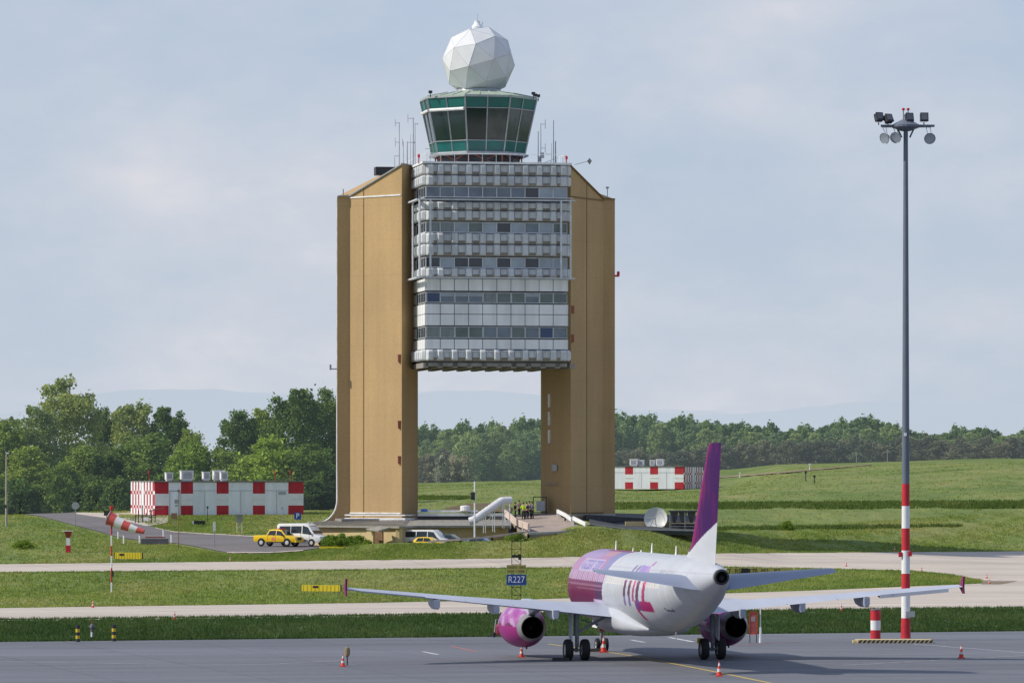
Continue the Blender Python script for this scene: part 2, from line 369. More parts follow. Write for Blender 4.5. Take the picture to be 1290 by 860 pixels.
P1 = scatter_px(26000, -60, 1236, FARP, NEAR2)
LO3 = [(-60, 712), (0, 710), (460, 705.5), (640, 703), (915, 696.7), (1350, 694)]
P2 = scatter_px(36000, -60, 1350, LO3, [(-60, 645), (14, 646.5), (50, 652), (100, 665), (130, 673), (150, 679), (180, 683), (220, 686), (265, 694.5), (285, 698), (340, 698), (385, 695), (420, 690), (470, 686), (560, 684), (660, 673), (740, 664), (800, 668), (900, 668), (1350, 640)])
P3 = scatter_px(9000, 150, 440, [(150, 652), (215, 669), (310, 674), (440, 678)], [(150, 648), (200, 650), (384, 645), (440, 643)])
P4 = scatter_px(13000, 520, 1350, [(520, 655), (640, 648), (780, 640), (800, 668), (900, 668), (1350, 640)], [(520, 611), (680, 606), (800, 620), (900, 617), (1000, 588), (1350, 580)])
P5 = scatter_px(3000, -60, 160, [(-60, 643), (20, 641), (150, 648)], [(-60, 641), (150, 641)])
# soft edges along the taxiways
def edge(n, tab, px0, px1, s):
    out = []
    for _ in range(n):
        px = rng.uniform(px0, px1); D = gd(px, iv(tab, px))+s*abs(rng.normal(0, .5)); out.append(((px-CX)*D/FPX, D, zg(px, D)))
    return np.array(out)
E = np.concatenate([edge(2500, FARP, -60, 1236, 1), edge(2500, NEAR2, -60, 1236, -1), edge(2500, FAR2, -60, 1350, 1)])
tag(tufts('grass', np.concatenate([P1, P2, P3, P4, P5, E]), .125, .10, 4, M_tuft), 'bright green rough grass of the airfield', 'grass', kind='stuff')
W = np.concatenate([scatter_px(5200, 775, 1350, [(775, 641), (1000, 641), (1350, 640)], [(775, 634), (1000, 632.5), (1350, 631)]),
    scatter_px(1500, 890, 1210, [(890, 667.5), (960, 668), (1210, 663.5)], [(890, 665.5), (960, 663.5), (1210, 662)]),
    scatter_px(900, 525, 590, [(525, 629), (590, 629)], [(525, 625), (590, 626)])])
tag(tufts('bank_shade_tufts', W, .27, .2, 4, M_bankshade), 'bands of tufts coloured darker for the soft shade of the field banks', 'bank_shade_tufts', kind='stuff')
# far hills in haze
def ridge(name, D, prof, col):
    V = []
    xs = [p[0] for p in prof]; ys = [p[1] for p in prof]; pxs = np.arange(-1500, 2800, 12.0)
    for px in pxs:
        y = np.interp(px, xs, ys)+2.2*math.sin(px*.013+D)+1.2*math.sin(px*.041)+.6*math.sin(px*.11); q = at(px, y, D); V += [(q.x, D-900, 0), (q.x, D, q.z)]
    n = len(pxs); F = np.array([(2*i, 2*i+2, 2*i+3, 2*i+1) for i in range(n-1)])
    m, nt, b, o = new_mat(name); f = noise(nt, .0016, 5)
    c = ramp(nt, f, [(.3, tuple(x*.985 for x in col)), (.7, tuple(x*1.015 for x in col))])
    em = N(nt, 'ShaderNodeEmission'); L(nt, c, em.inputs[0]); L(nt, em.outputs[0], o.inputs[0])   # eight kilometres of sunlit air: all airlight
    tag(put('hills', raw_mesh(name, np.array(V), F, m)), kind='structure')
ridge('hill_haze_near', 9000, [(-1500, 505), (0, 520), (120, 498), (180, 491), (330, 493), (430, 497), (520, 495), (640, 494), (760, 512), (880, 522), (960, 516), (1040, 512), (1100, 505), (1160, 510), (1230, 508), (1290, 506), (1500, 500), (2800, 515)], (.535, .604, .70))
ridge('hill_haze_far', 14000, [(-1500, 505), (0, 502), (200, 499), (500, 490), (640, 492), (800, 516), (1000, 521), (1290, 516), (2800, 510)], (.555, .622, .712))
# ================================================================== TREES
def leaf_mat(name, c0, c1, c2, air=None, lift=0):
    m, nt, b, o = new_mat(name)
    g = N(nt, 'ShaderNodeNewGeometry'); oi = N(nt, 'ShaderNodeObjectInfo')
    k = 2.15
    c = ramp(nt, g.outputs['Random Per Island'], [(0, tuple(v*k for v in c0)), (.55, tuple(v*k for v in c1)), (1, tuple(v*k for v in c2))])
    big = noise(nt, .35, 3, .5, 'pos'); c = mixc(nt, 1, c, ramp(nt, big, [(.3, (.72, .76, .74)), (.7, (1.3, 1.22, 1.05))]), 'MULTIPLY')
    c = mixc(nt, 1, c, ramp(nt, oi.outputs['Random'], [(0, (.78, .84, .86)), (1, (1.22, 1.14, 1.0))]), 'MULTIPLY')
    d = N(nt, 'ShaderNodeBsdfDiffuse'); t = N(nt, 'ShaderNodeBsdfTranslucent'); mx = N(nt, 'ShaderNodeMixShader'); mx.inputs[0].default_value = .42
    L(nt, c, d.inputs[0]); L(nt, c, t.inputs[0]); L(nt, d.outputs[0], mx.inputs[1]); L(nt, t.outputs[0], mx.inputs[2]); last = mx.outputs[0]
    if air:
        e = N(nt, 'ShaderNodeEmission'); e.inputs[0].default_value = (*air, 1); e.inputs[1].default_value = lift  # weak leaf emission painting the haze in front of distant trees
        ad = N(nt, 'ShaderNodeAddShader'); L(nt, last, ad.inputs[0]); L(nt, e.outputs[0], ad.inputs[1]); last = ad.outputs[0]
    L(nt, last, o.inputs[0]); return m
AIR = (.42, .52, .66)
LM = {
 'pale': leaf_mat('leaves_pale', (.085, .115, .035), (.125, .16, .052), (.19, .22, .09), AIR, .046),
 'mid': leaf_mat('leaves_mid', (.062, .10, .022), (.10, .145, .034), (.15, .19, .055), AIR, .044),
 'fresh': leaf_mat('leaves_fresh', (.085, .13, .022), (.125, .18, .035), (.18, .235, .06), AIR, .038),
 'dark': leaf_mat('leaves_dark', (.018, .034, .014), (.028, .05, .019), (.045, .07, .026), AIR, .038),
 'deep': leaf_mat('leaves_deep', (.036, .066, .018), (.058, .098, .024), (.09, .13, .036), AIR, .044),
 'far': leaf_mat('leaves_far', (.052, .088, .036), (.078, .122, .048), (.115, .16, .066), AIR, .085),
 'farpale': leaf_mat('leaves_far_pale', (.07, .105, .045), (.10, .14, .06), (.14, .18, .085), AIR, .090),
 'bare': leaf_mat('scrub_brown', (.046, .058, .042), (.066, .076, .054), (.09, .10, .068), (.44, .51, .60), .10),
 'grey': leaf_mat('scrub_grey', (.12, .13, .10), (.16, .17, .14), (.21, .21, .18), AIR, .05),
 'hedge': leaf_mat('hedge_leaves', (.055, .095, .018), (.085, .135, .028), (.13, .19, .045)),
}
M_bark = pm('bark', (.12, .095, .07), .9, .3, 2); M_fbark = pm('far_bark', (.16, .15, .14), .9, .2, 2)
def crown_mesh(name, h, wd, n_lobes, n_leaf, leaf, mat, shape='round', seed=0, base=.12):
    r = np.random.default_rng(seed); C = []; RR = []
    def prof(t): return {'round': max(0, 1-abs(1.9*t-.95)**2.8)**.5*.94+.06, 'tall': max(0, 1-abs(1.75*t-.75)**2.2)**.5*.9+.1, 'dome': max(0, 1-t**2.4)**.5*.96+.06}[shape]
    # three or four leading limbs give the outline its shoulders; lobes gather round them
    lead = [(r.uniform(0, 6.28), r.uniform(.15, .55), r.uniform(.72, 1.0)) for _ in range(4)]
    while len(C) < n_lobes:
        t = r.random()**.85; a = r.uniform(0, 2*math.pi); q = r.random()**.45*prof(t)*wd*.5*.9
        x, y, z = q*math.cos(a), q*math.sin(a), h*(base+(1-base)*t*.95)
        la, lr, lh = lead[r.integers(0, 4)]; f = .22*t; x = x*(1-f)+f*math.cos(la)*lr*wd*.5; y = y*(1-f)+f*math.sin(la)*lr*wd*.5
        z *= 1-(1-lh)*t*.45*(math.cos(a-la) > -.2)
        C.append((x, y, z)); RR.append(wd*r.uniform(.065, .165)*(1.0-.3*t))
    C = np.array(C); RR = np.array(RR)
    nc_ = int(n_leaf*.22); k = r.integers(0, n_lobes, n_leaf)
    d = r.normal(0, 1, (n_leaf, 3)); d /= np.linalg.norm(d, axis=1)[:, None]
    rad = RR[k]*r.uniform(.4, 1.15, n_leaf); stray = r.random(n_leaf) < .10; rad[stray] *= r.uniform(1.1, 1.9, stray.sum())
    c = C[k]+d*rad[:, None]*np.array([1, 1, 1.35 if shape == 'tall' else 1.0])
    t = r.random(nc_); a = r.uniform(0, 6.28, nc_); q = np.sqrt(r.random(nc_))*np.array([prof(v) for v in t])*wd*.36   # inner fill
    c[:nc_] = np.stack([q*np.cos(a), q*np.sin(a), h*(base+(1-base)*t*.86)], 1)
    c[:, 2] = np.maximum(c[:, 2], .12)
    n_ = d*.5+r.normal(0, .6, (n_leaf, 3)); n_ /= np.linalg.norm(n_, axis=1)[:, None]
    u = np.cross(n_, r.normal(0, 1, (n_leaf, 3))); u /= np.linalg.norm(u, axis=1)[:, None]; v = np.cross(n_, u)
    s = leaf*r.uniform(.5, 1.35, n_leaf)[:, None]
    V = np.stack([c-u*s*.6, c+v*s*.42, c+u*s*.7, c-v*s*.42], 1).reshape(-1, 3)
    return raw_mesh(name, V, np.arange(len(V)).reshape(-1, 4), mat)
def trunk_mesh(name, h, r0, seed, wd):
    r = random.Random(seed); mb = MB()
    p = Vector((0, 0, -.2)); n = 5; pts = [p]
    for i in range(n): p = p+Vector((r.uniform(-.06, .06)*h*.3, r.uniform(-.06, .06)*h*.3, h*.8/n)); pts.append(p)
    for i in range(n): mb.tube(pts[i], pts[i+1], r0*(1-i/n*.8), r0*(1-(i+1)/n*.8), 7, cap=False)
    for k in range(8):
        i = r.randint(1, n-1); a = r.uniform(0, 6.28); q = pts[i]+Vector((math.cos(a), math.sin(a), .9))*wd*r.uniform(.18, .32)
        mb.tube(pts[i], q, r0*.3, r0*.06, 5, cap=False)
    return mb.mesh(name, M_bark, True)
PROTO = {}
def proto(kind, mat, h, wd, lobes, leaves, leaf, shape, variants=2, base=.12):
    for v in range(variants):
        key = (kind, v); PROTO[key] = (crown_mesh(f'{kind}_crown', h, wd, lobes, leaves, leaf, LM[mat], shape, hash(kind) % 1000*0+len(PROTO)*17+v, base), trunk_mesh(f'{kind}_trunk', h*.8, wd*.03, len(PROTO)+v, wd), h, wd)
proto('pale', 'pale', 18, 11, 95, 15000, .36, 'round', 3, .02)
proto('mid', 'mid', 15, 11, 85, 13000, .36, 'dome', 3, .03)
proto('deep', 'deep', 18, 11, 95, 15000, .37, 'round', 3, .05)
proto('fresh', 'fresh', 9, 10, 75, 10000, .34, 'dome', 2, .02)
proto('dark', 'dark', 8, 6, 36, 7000, .34, 'round', 2, .02)
proto('shrub', 'deep', 4.5, 6, 26, 3200, .32, 'dome', 2, .0)
proto('farA', 'far', 16, 7, 60, 4600, .46, 'tall', 4, .05)
proto('farB', 'farpale', 14, 8, 60, 4600, .46, 'round', 3, .05)
proto('farC', 'bare', 8, 8, 34, 3400, .46, 'dome', 3, .0)
proto('farD', 'grey', 6, 6, 26, 2000, .4, 'dome', 1, .0)
CNT = {}
def tree(kind, loc, h, wd, label, group, name='tree', cat='tree', trunk=True):
    n = CNT.get(kind, 0); CNT[kind] = n+1
    vs = [k for k in PROTO if k[0] == kind]; cm, tm, ph, pw = PROTO[vs[n % len(vs)]]
    t = empty(name, loc, random.uniform(0, 6.28), label, cat, group); s = (wd/pw, wd/pw, h/ph)
    c = put('crown', cm, t); c.scale = s
    if trunk: k = put('trunk', tm, t); k.scale = s
    return t
G_L = 'trees of the grove behind the chequered building on the left'
def ptree(px, top, wpx, D, kind, label, **kw):
    b = gpd(px, D); s = FPX/D; h = (CAMZ-(top-HY)/s)-b.z; tree(kind, b, h, 1.18*wpx/s, label, kw.pop('group', G_L), **kw)
grove = [
 (85, 474, 96, 690, 'pale', 'tallest pale grey-green tree of the left grove, its crown the highest point at left'),
 (42, 508, 80, 682, 'pale', 'pale tree just left of the tallest tree of the left grove'),
 (6, 520, 74, 676, 'mid', 'mid-green tree cut by the left picture edge behind the lone street lamp'),
 (128, 512, 52, 702, 'deep', 'slim dark-topped tree on the right flank of the tallest grove tree'),
 (168, 497, 70, 700, 'pale', 'pale open-crowned tree in the middle of the left grove, taller of its pair'),
 (212, 508, 66, 700, 'deep', 'deep green tree right of the pale open-crowned pair in the left grove'),
 (240, 538, 56, 690, 'mid', 'low tree at the dip in the grove skyline above the rooftop boxes'),
 (-36, 505, 90, 690, 'pale', 'pale tree at the far left end of the grove beyond the picture edge'),
 (112, 556, 84, 664, 'mid', 'rounded mid-green tree below the tallest grove tree'),
 (184, 540, 110, 668, 'mid', 'broad mid-green tree directly behind the striped end of the chequered building'),
 (238, 556, 84, 660, 'fresh', 'low bright tree behind the rooftop boxes of the chequered building'),
 (134, 570, 46, 648, 'dark', 'near-black round bushy tree beside the striped end of the chequered building'),
 (34, 560, 84, 654, 'mid', 'mid-green low tree right behind the street lamp at left'),
 (76, 582, 60, 650, 'deep', 'deep green low tree between the street lamp and the near-black tree'),
 (300, 516, 66, 692, 'deep', 'deep green tree at the left foot of the tall clump beside the tower'),
 (332, 507, 60, 696, 'mid', 'mid-green tree between the skyline dip and the tall clump by the tower'),
 (372, 484, 82, 690, 'deep', 'tallest deep green tree of the clump just left of the tower'),
 (408, 488, 66, 694, 'deep', 'dark tree whose crown touches the left pillar of the tower'),
 (440, 506, 60, 696, 'deep', 'dark tree half hidden behind the left pillar of the tower'),
 (340, 552, 104, 655, 'fresh', 'bright green spreading tree behind the middle of the chequered building'),
 (284, 560, 66, 658, 'mid', 'mid-green low tree behind the left rooftop boxes'),
 (392, 556, 70, 652, 'deep', 'deep green low tree above the right end of the chequered building'),
 (404, 606, 52, 640, 'dark', 'dark round bush between the chequered building and the tower'),
 (430, 590, 50, 645, 'dark', 'dark bush pressed behind the left pillar of the tower'),
 (0, 600, 60, 648, 'deep', 'deep green bush behind the foot of the street lamp'),
]
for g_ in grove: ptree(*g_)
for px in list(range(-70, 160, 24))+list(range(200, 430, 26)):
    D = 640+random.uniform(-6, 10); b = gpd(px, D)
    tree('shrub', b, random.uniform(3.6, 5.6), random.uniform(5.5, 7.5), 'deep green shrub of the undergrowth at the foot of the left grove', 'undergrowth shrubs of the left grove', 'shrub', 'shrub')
# far wood beyond the field: skyline height read along the row
SKY = [(400, 535), (525, 537), (570, 529), (640, 526), (690, 521), (760, 517), (800, 516), (860, 521), (900, 526), (960, 532), (1000, 534), (1040, 531), (1080, 522), (1110, 519), (1140, 534), (1180, 544), (1200, 536), (1240, 531), (1262, 543), (1290, 535), (1330, 530), (1420, 532)]
def far_row(px0, px1, D, step, kind, dy, wr, label, group, hscale=1.0, name='tree', cat='tree', hfix=None):
    px = px0
    while px < px1:
        b = gpd(px, D+random.uniform(-10, 10)); s = FPX/b.y
        top = iv(SKY, px)+dy+random.uniform(-3, 5); h = hfix*random.uniform(.8, 1.2) if hfix else (CAMZ-(top-HY)/s)-b.z
        b.z -= .4; tree(kind, b, max(h, 3), random.uniform(*wr), label, group, name, cat, trunk=False); px += step*random.uniform(.75, 1.25)
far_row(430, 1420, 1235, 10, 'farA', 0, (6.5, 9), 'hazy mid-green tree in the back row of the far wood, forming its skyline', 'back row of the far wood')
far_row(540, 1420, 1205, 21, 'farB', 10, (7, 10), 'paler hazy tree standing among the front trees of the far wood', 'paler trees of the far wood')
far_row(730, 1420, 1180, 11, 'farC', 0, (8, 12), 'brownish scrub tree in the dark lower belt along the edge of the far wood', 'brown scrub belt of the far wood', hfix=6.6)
far_row(430, 740, 1180, 15, 'farC', 0, (8, 11), 'dark tree of the far wood seen under the tower deck', 'dark wood edge under the tower', hfix=8.5)
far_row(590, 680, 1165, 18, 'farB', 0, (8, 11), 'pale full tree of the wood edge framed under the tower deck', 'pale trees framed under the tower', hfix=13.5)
for px in (556, 571, 586): tree('farD', gpd(px, 1130), 7, 5.5, 'grey leafless-looking bush at the wood edge under the tower deck', 'grey bushes under the tower deck', 'bush', 'bush', False)
# hedge plants
for i, (px, D, h, wd) in enumerate([(413, 491, 1.3, 1.9), (421, 490.5, 1.4, 2.2), (431, 490, 1.5, 2.4), (442, 489, 1.4, 2.4), (453, 488, 1.4, 2.4), (463, 487, 1.1, 2.0)]):
    b = gpd(px, D); t = empty('hedge_bush', b, i, 'low green bush of the hedge in front of the yellow basement wall', 'bush', 'hedge before the basement wall')
    if i < 2: hm = [crown_mesh('hedge_crown', 1.5, 2.4, 44, 5200, .085, LM['hedge'], 'dome', 40+i, 0) for _ in range(1)][0]; HM = globals().setdefault('HM', []); HM.append(hm)
    c = put('foliage', HM[i % 2], t); c.scale = (wd/2.4, wd/2.4, h/1.5)
for px, D, h, wd, lb in ((992, 540, 1.1, 2.2, 'small dark round bush alone on the field right of the tail fin'), (652, 485.5, 1.2, 3.4, 'green bush at the corner of the ramp below the white railing'), (30, 497, .9, 3.4, 'low grassy bush on the bank below the street lamp')):
    t = empty('bush', gpd(px, D), 0, lb, 'bush'); c = put('foliage', HM[0], t); c.scale = (wd/2.4, wd/2.4, h/1.5); c2 = put('stem', trunk_mesh('stem', 1.2, .05, 3, 1), t)
# ================================================================== CONTROL TOWER
TX, TY, TB = (599-CX)*512/FPX, 512.0, 5.0
TA = R(10)
tower = empty('control_tower', (TX, TY, TB), TA, 'tall control tower with two ochre pillars, white panelled block, green glass cab and white radome', 'control tower')
def streaks(nt, c):
    a = noise(nt, 1.0, 5, .7, 'obj', (1.6, 1.6, .03)); c = mixc(nt, 1, c, ramp(nt, a, [(.32, (.95, .95, .945)), (.5, (1, 1, 1)), (.7, (1.02, 1.02, 1.02))]), 'MULTIPLY')
    st = noise(nt, .8, 5, .65, 'obj', (2.2, 2.2, .10)); c = mixc(nt, ramp(nt, st, [(.60, (0, 0, 0)), (.80, (.10,)*3)]), c, (.16, .115, .07))
    # faint joint at every storey
    s = N(nt, 'ShaderNodeSeparateXYZ'); L(nt, N(nt, 'ShaderNodeTexCoord').outputs['Object'], s.inputs[0]); z = s.outputs[2]
    for op, v in (('DIVIDE', 3.9), ('FRACT', 0)):
        m = N(nt, 'ShaderNodeMath', operation=op); L(nt, z, m.inputs[0]); m.inputs[1].default_value = v; z = m.outputs[0]
    return mixc(nt, 1, c, ramp(nt, z, [(0, (.94, .935, .93)), (.018, (.95, .945, .94)), (.026, (1, 1, 1)), (1, (1, 1, 1))]), 'MULTIPLY')
def stucco(name, col):
    m, nt, b, o = new_mat(name)
    f = noise(nt, .5, 6, .65, 'obj', (1, 1, .12)); f2 = noise(nt, 4, 4, .7, 'obj'); f3 = noise(nt, .09, 3, .5, 'obj')
    c = ramp(nt, f, [(.25, tuple(x*.93 for x in col)), (.7, tuple(x*1.05 for x in col))])
    c = mixc(nt, 1, c, ramp(nt, f2, [(.3, (.92,)*3), (.7, (1.06,)*3)]), 'MULTIPLY'); c = streaks(nt, c); c = mixc(nt, 1, c, ramp(nt, f3, [(.35, (.9, .9, .92)), (.65, (1.05, 1.04, 1.02))]), 'MULTIPLY')
    L(nt, c, b.inputs['Base Color']); b.inputs['Roughness'].default_value = .9; b.inputs['Specular IOR Level'].default_value = .2; return m
M_och = stucco('ochre_stucco', (.445, .312, .163)); M_seam = pm('seam_dark', (.20, .135, .06), .9)
M_pan = pm('white_panel', (.72, .74, .765), .55, .13, .5, stretch=(1.6, 1.6, .3)); M_pan2 = pm('aged_panel', (.52, .545, .57), .6, .20, .5, stretch=(1.6, 1.6, .5)); M_joint = pm('panel_joint', (.10, .10, .11), .8)
M_brn = pm('brown_soffit', (.25, .235, .22), .8); M_rail = pm('white_rail', (.72, .73, .74), .5); M_steel = pm('galvanised_steel', (.34, .36, .38), .45, .15, 2, metal=.5)
M_dk = pm('dark_metal', (.03, .033, .038), .5, .2); M_roofm = pm('copper_roof', (.33, .40, .34), .6, .12, .8)
M_winA = glassy('window_glass_blue', (.13, .165, .21), .15); M_winB = glassy('window_glass_green', (.10, .135, .135), .15); M_winC = glassy('window_glass_dark', (.035, .042, .056), .1)
M_winD = pm('window_blind_grey', (.30, .35, .40), .25, .15, .6); M_winE = glassy('window_glass_deep_blue', (.015, .045, .13), .08); M_winF = pm('window_blind_curtain', (.19, .22, .23), .35, .25, 3, stretch=(4, 4, .2))
M_teal = glassy('teal_glass_panel', (.004, .115, .105), .3, .25); M_cabglass = glassy('cab_glass', (.012, .028, .028), .05, .3, .3); M_cabrefl = glassy('cab_glass_reflection', (.055, .07, .066), .06, .3, .5)
M_red = pm('red_paint', (.50, .022, .035), .5, .12, 1.5); M_white = pm('white_paint', (.74, .75, .76), .5, .08, 1.2); M_brick = pm('lamp_red_brown', (.30, .09, .06), .6)
ZTOP, ZFIN = 44.45-TB, 41.25-TB
for sg in (-1, 1):
    front = [(-15.77, 1.05), (-14.47, 1.0), (-9.5, 7.4), (-7.03, 3.1)]; back = [(-8.05, -3.2), (-9.7, -5.6), (-15.77, -.2)]
    plan = [(sg*-u, v) if sg > 0 else (u, v) for u, v in front+back]
    if sg > 0: plan = plan[::-1]
    def ztop(u):
        a = abs(u); return ZTOP if a <= 9.5 else ZFIN if a >= 14.4 else ZTOP+(ZFIN-ZTOP)*(a-9.5)/(14.47-9.5)
    mb = MB(); mb.prism(plan, lambda u, v: (u, -v, -1.5), lambda u, v: (u, -v, ztop(u)))
    pil = mb.build('pillar', M_och, tower)
    # vertical seam, horizontal drip line, coping
    def face(u, off=.03):
        t = (abs(u)-9.5)/(14.47-9.5); v = 7.4+(1.0-7.4)*t; return (sg*abs(u), -(v+off))
    mb = MB()
    for u in ((13.1,) if sg < 0 else (11.9,)):
        x, y = face(u, .012); mb.box((x, y, (ztop(u)-1)/2), (.10, .07, ztop(u)+.8), 0, sg*math.atan2(6.4, 4.97))
    mb.build('seam', M_seam, pil)
    x0, y0 = face(14.4, .05); x1, y1 = face(9.6, .05)
    for zd_ in (ZFIN-.15, .95): MB().bar((x0, y0, zd_), (x1, y1, zd_), .10, .15).build('drip_line', M_rail if sg < 0 else M_seam, pil)
    x0, y0 = face(14.47, .1); x1, y1 = face(9.5, .1)
    MB().bar((x0, y0, ZFIN+.02), (x1, y1, ZTOP+.02), .25, .14).bar((x1, y1, ZTOP+.1), (sg*7.03, -3.2, ZTOP+.02), .3, .12).bar((x0, y0, ZFIN+.1), (sg*15.77, -1.1, ZFIN+.02), .25, .14).build('coping', M_seam if sg > 0 else M_steel, pil)
    # small red lamps up the inner arris
    for zz in ((20.2, 12.9, 9.0) if sg < 0 else (23.5, 20.3)):
        x, y = face(9.75, .12); MB().box((x, y, zz-2.2 if sg < 0 else zz), (.3, .26, .72)).box((x, y, (zz-2.2 if sg < 0 else zz)+.42), (.36, .3, .12)).build('wall_lamp', M_brick, pil)
    MB().box((sg*11.8, -1.0, -.1), (8.6, 11.0, .9)).build('plinth', M_brn, pil)
    MB().bar((sg*15.3, -3.5, .75), (sg*9.3, -8.6, .75), .12, .14).bar((sg*15.3, -3.5, .2), (sg*9.3, -8.6, .2), .12, .5).bar((sg*9.3, -8.6, .75), (sg*6.6, -4.4, .75), .12, .14).bar((sg*9.3, -8.6, .25), (sg*6.6, -4.4, .25), .12, .4).build('base_rail', M_rail if sg < 0 else M_steel, pil)
    cx_, cy_ = face(12.4, 1.0); MB().box((cx_, cy_-.3, -.3), (3.2, 1.2, 1.3)).box((cx_-.9, cy_-.95, -.3), (1.2, .2, .9)).box((cx_+.8, cy_-.95, -.3), (1.2, .2, .9)).build('vent_box', M_dk, pil)
    if sg < 0:
        arc = [(-15.77-2.3*(1-math.cos(t))-.0, -.2+2.6*(1-math.sin(t))) for t in np.linspace(0, math.pi/2*.86, 8)]
        poly = arc+[(-22.2, -1.0), (-22.2, -1.9), (-15.77, -1.3)]
        MB().prism(poly, lambda a, b: (a, -1.05, b), lambda a, b: (a, .2, b)).build('flared_buttress', M_och, pil)
        m2 = MB(); top = [(-15.8, 6)]+arc+[(-22.2, -1.0)]
        for p, q in zip(top, top[1:]): m2.tube((p[0]-.05, -1.05, p[1]+.05), (q[0]-.05, -1.05, q[1]+.05), .09, n=6)
        m2.tube((-15.85, -1.05, 6), (-15.85, -1.05, ZFIN), .07, n=6); m2.build('edge_pipe', M_rail, pil)
        MB().box((-16.3, -1.2, 17), (.8, .15, .12)).box((-16.6, -1.2, 17.2), (.2, .2, .6)).build('wall_lamp', M_steel, pil)
        for z_ in (39.2-TB,): MB().bar((-15.0, 0, ZFIN+.2), (-15.0, 0, ZFIN+.9), .1).build('lightning_rod', M_steel, pil)
        MB().box((-9.5-1.2, -4, ZTOP-.55), (2.6, 1.6, .9)).build('roof_equipment', M_dk, pil)
    else:
        m2 = MB()
        for z_ in (13.2, 11.2, 9.2): m2.box((7.62, -4.3, z_+.3), (.2, .2, 1.5), 0, .6)
        m2.build('strip_light', M_rail, pil)
        MB().box((15.9, -1.6, 27.6), (.5, .3, .2)).lathe([(.001, 27.7), (.16, 27.7), (.16, 28.05), (.001, 28.15)], (16.05, -1.6, 0)).build('obstruction_light', M_red, pil)
        MB().bar((8.3, -5.9, 4.2), (7.2, -4.0, 4.2), .1).build('bracket', M_steel, pil); MB().box((8.0, -5.4, 6.0), (.5, .4, .7)).build('junction_box', M_steel, pil)
        MB().bar((14.9, -1.1, ZFIN+.2), (14.9, -1.1, ZFIN+1.3), .08).box((14.9, -1.1, ZFIN+1.3), (.3, .3, .2)).build('lightning_rod', M_steel, pil)
# ------------------------------------------------ central block
BW, VF, VB = 7.86, 12.6, -5.0
kz = 501/FPX
def zb(py): return CAMZ-(py-HY)*kz-TB
Z0, Z1 = zb(457.5), zb(208.2)
rowsB = [('boss', 222.5, 208.5), ('boss', 236, 222.5), ('win', 250.5, 236.5), ('boss', 266.5, 256), ('boss', 280, 266.5), ('win', 294.5, 281), ('boss', 309, 295), ('boss', 324, 309), ('win', 338.5, 325), ('boss', 350.5, 339), ('flat', 367.5, 352), ('win', 382.5, 369), ('flat', 396.5, 383.5), ('flat', 411, 396.5), ('win', 426.5, 412), ('flat', 440.5, 427.5), ('boss', 455.5, 441)]
BLK0 = set(tower.children)
core = MB().box((0, -(VF+VB)/2, (Z0+Z1)/2), (2*BW-.3, VF-VB-.3, Z1-Z0)).build('block_core', M_joint, tower)
def frontf(a, d, z): return (-BW+a, -(VF+d), z)             # along the front, outward depth
def leftf(a, d, z): return (-BW-d, -(VF-a), z)
def rightf(a, d, z): return (BW+d, -(VF-a), z)
def backf(a, d, z): return (BW-a, -(VB-d), z)
def boss(mb, fn, a0, a1, z0, z1):
    """a pocket between two ribs: flat square panel in front, sloping apron below it with its shade as dark colour, thin reveal around"""
    h_ = z1-z0; mx = (a0+a1)/2; q = .36; zt_, zq = z1-.10*h_, z0+.34*h_
    sq = [(mx-q, zq), (mx+q, zq), (mx+q, zt_), (mx-q, zt_)]
    o = len(mb.v)
    ring = [fn(a0, .05, z0+.02), fn(a1, .05, z0+.02), fn(a1, .05, z1-.02), fn(a0, .05, z1-.02)]
    fr_ = [fn(a, .34, z) for a, z in sq]; ins = [fn(mx+(a-mx)*.78, .34, (zq+zt_)/2+(z-(zq+zt_)/2)*.78) for a, z in sq]; inn = [fn(mx+(a-mx)*.72, .26, (zq+zt_)/2+(z-(zq+zt_)/2)*.78) for a, z in sq]
    for r_ in (ring, fr_, ins, inn): mb.v += r_
    for i in range(3):
        for k in range(4): mb.f.append([o+4*i+k, o+4*i+(k+1) % 4, o+4*i+4+(k+1) % 4, o+4*i+4+k]); mb.m.append((1 if k == 0 else 2) if i == 0 else (0 if i == 1 else 2))
    mb.f.append([o+12, o+13, o+14, o+15]); mb.m.append(0)
def ribs(mb, fn, a, z0, z1):   # chamfered vertical rib between pockets, rounded off at the row ends
    w_ = .46; h_ = z1-z0
    prof = [(-w_, .03), (-w_*.66, .40), (-w_*.45, .48), (w_*.45, .48), (w_*.66, .40), (w_, .03)]; n = len(prof)
    rr = [[fn(a+p*sx, max(.02, d*dd), z0+h_*t) for p, d in prof] for t, dd, sx in ((.0, .35, .8), (.09, .8, .95), (.22, 1, 1), (.80, 1, 1), (.92, .85, .97), (1.0, .5, .85))]
    o = len(mb.v)
    for r_ in rr: mb.v += r_
    for i in range(len(rr)-1):
        for k in range(n-1): mb.f.append([o+n*i+k, o+n*i+k+1, o+n*i+n+k+1, o+n*i+n+k]); mb.m.append(1 if i == 0 else 0)
    mb.f.append([o+k for k in range(n)]); mb.m.append(1); mb.f.append([o+n*(len(rr)-1)+k for k in range(n)]); mb.m.append(0)
def flatp(mb, fn, a0, a1, z0, z1, d=.12):
    g = .035
    vs = [fn(a0+g, .0, z0+g), fn(a1-g, .0, z0+g), fn(a1-g, 0, z1-g), fn(a0+g, 0, z1-g), fn(a0+g, d, z0+g), fn(a1-g, d, z0+g), fn(a1-g, d, z1-g), fn(a0+g, d, z1-g)]
    mb.add(vs, [(4, 5, 6, 7), (0, 1, 5, 4), (1, 2, 6, 5), (2, 3, 7, 6), (3, 0, 4, 7)], 0)
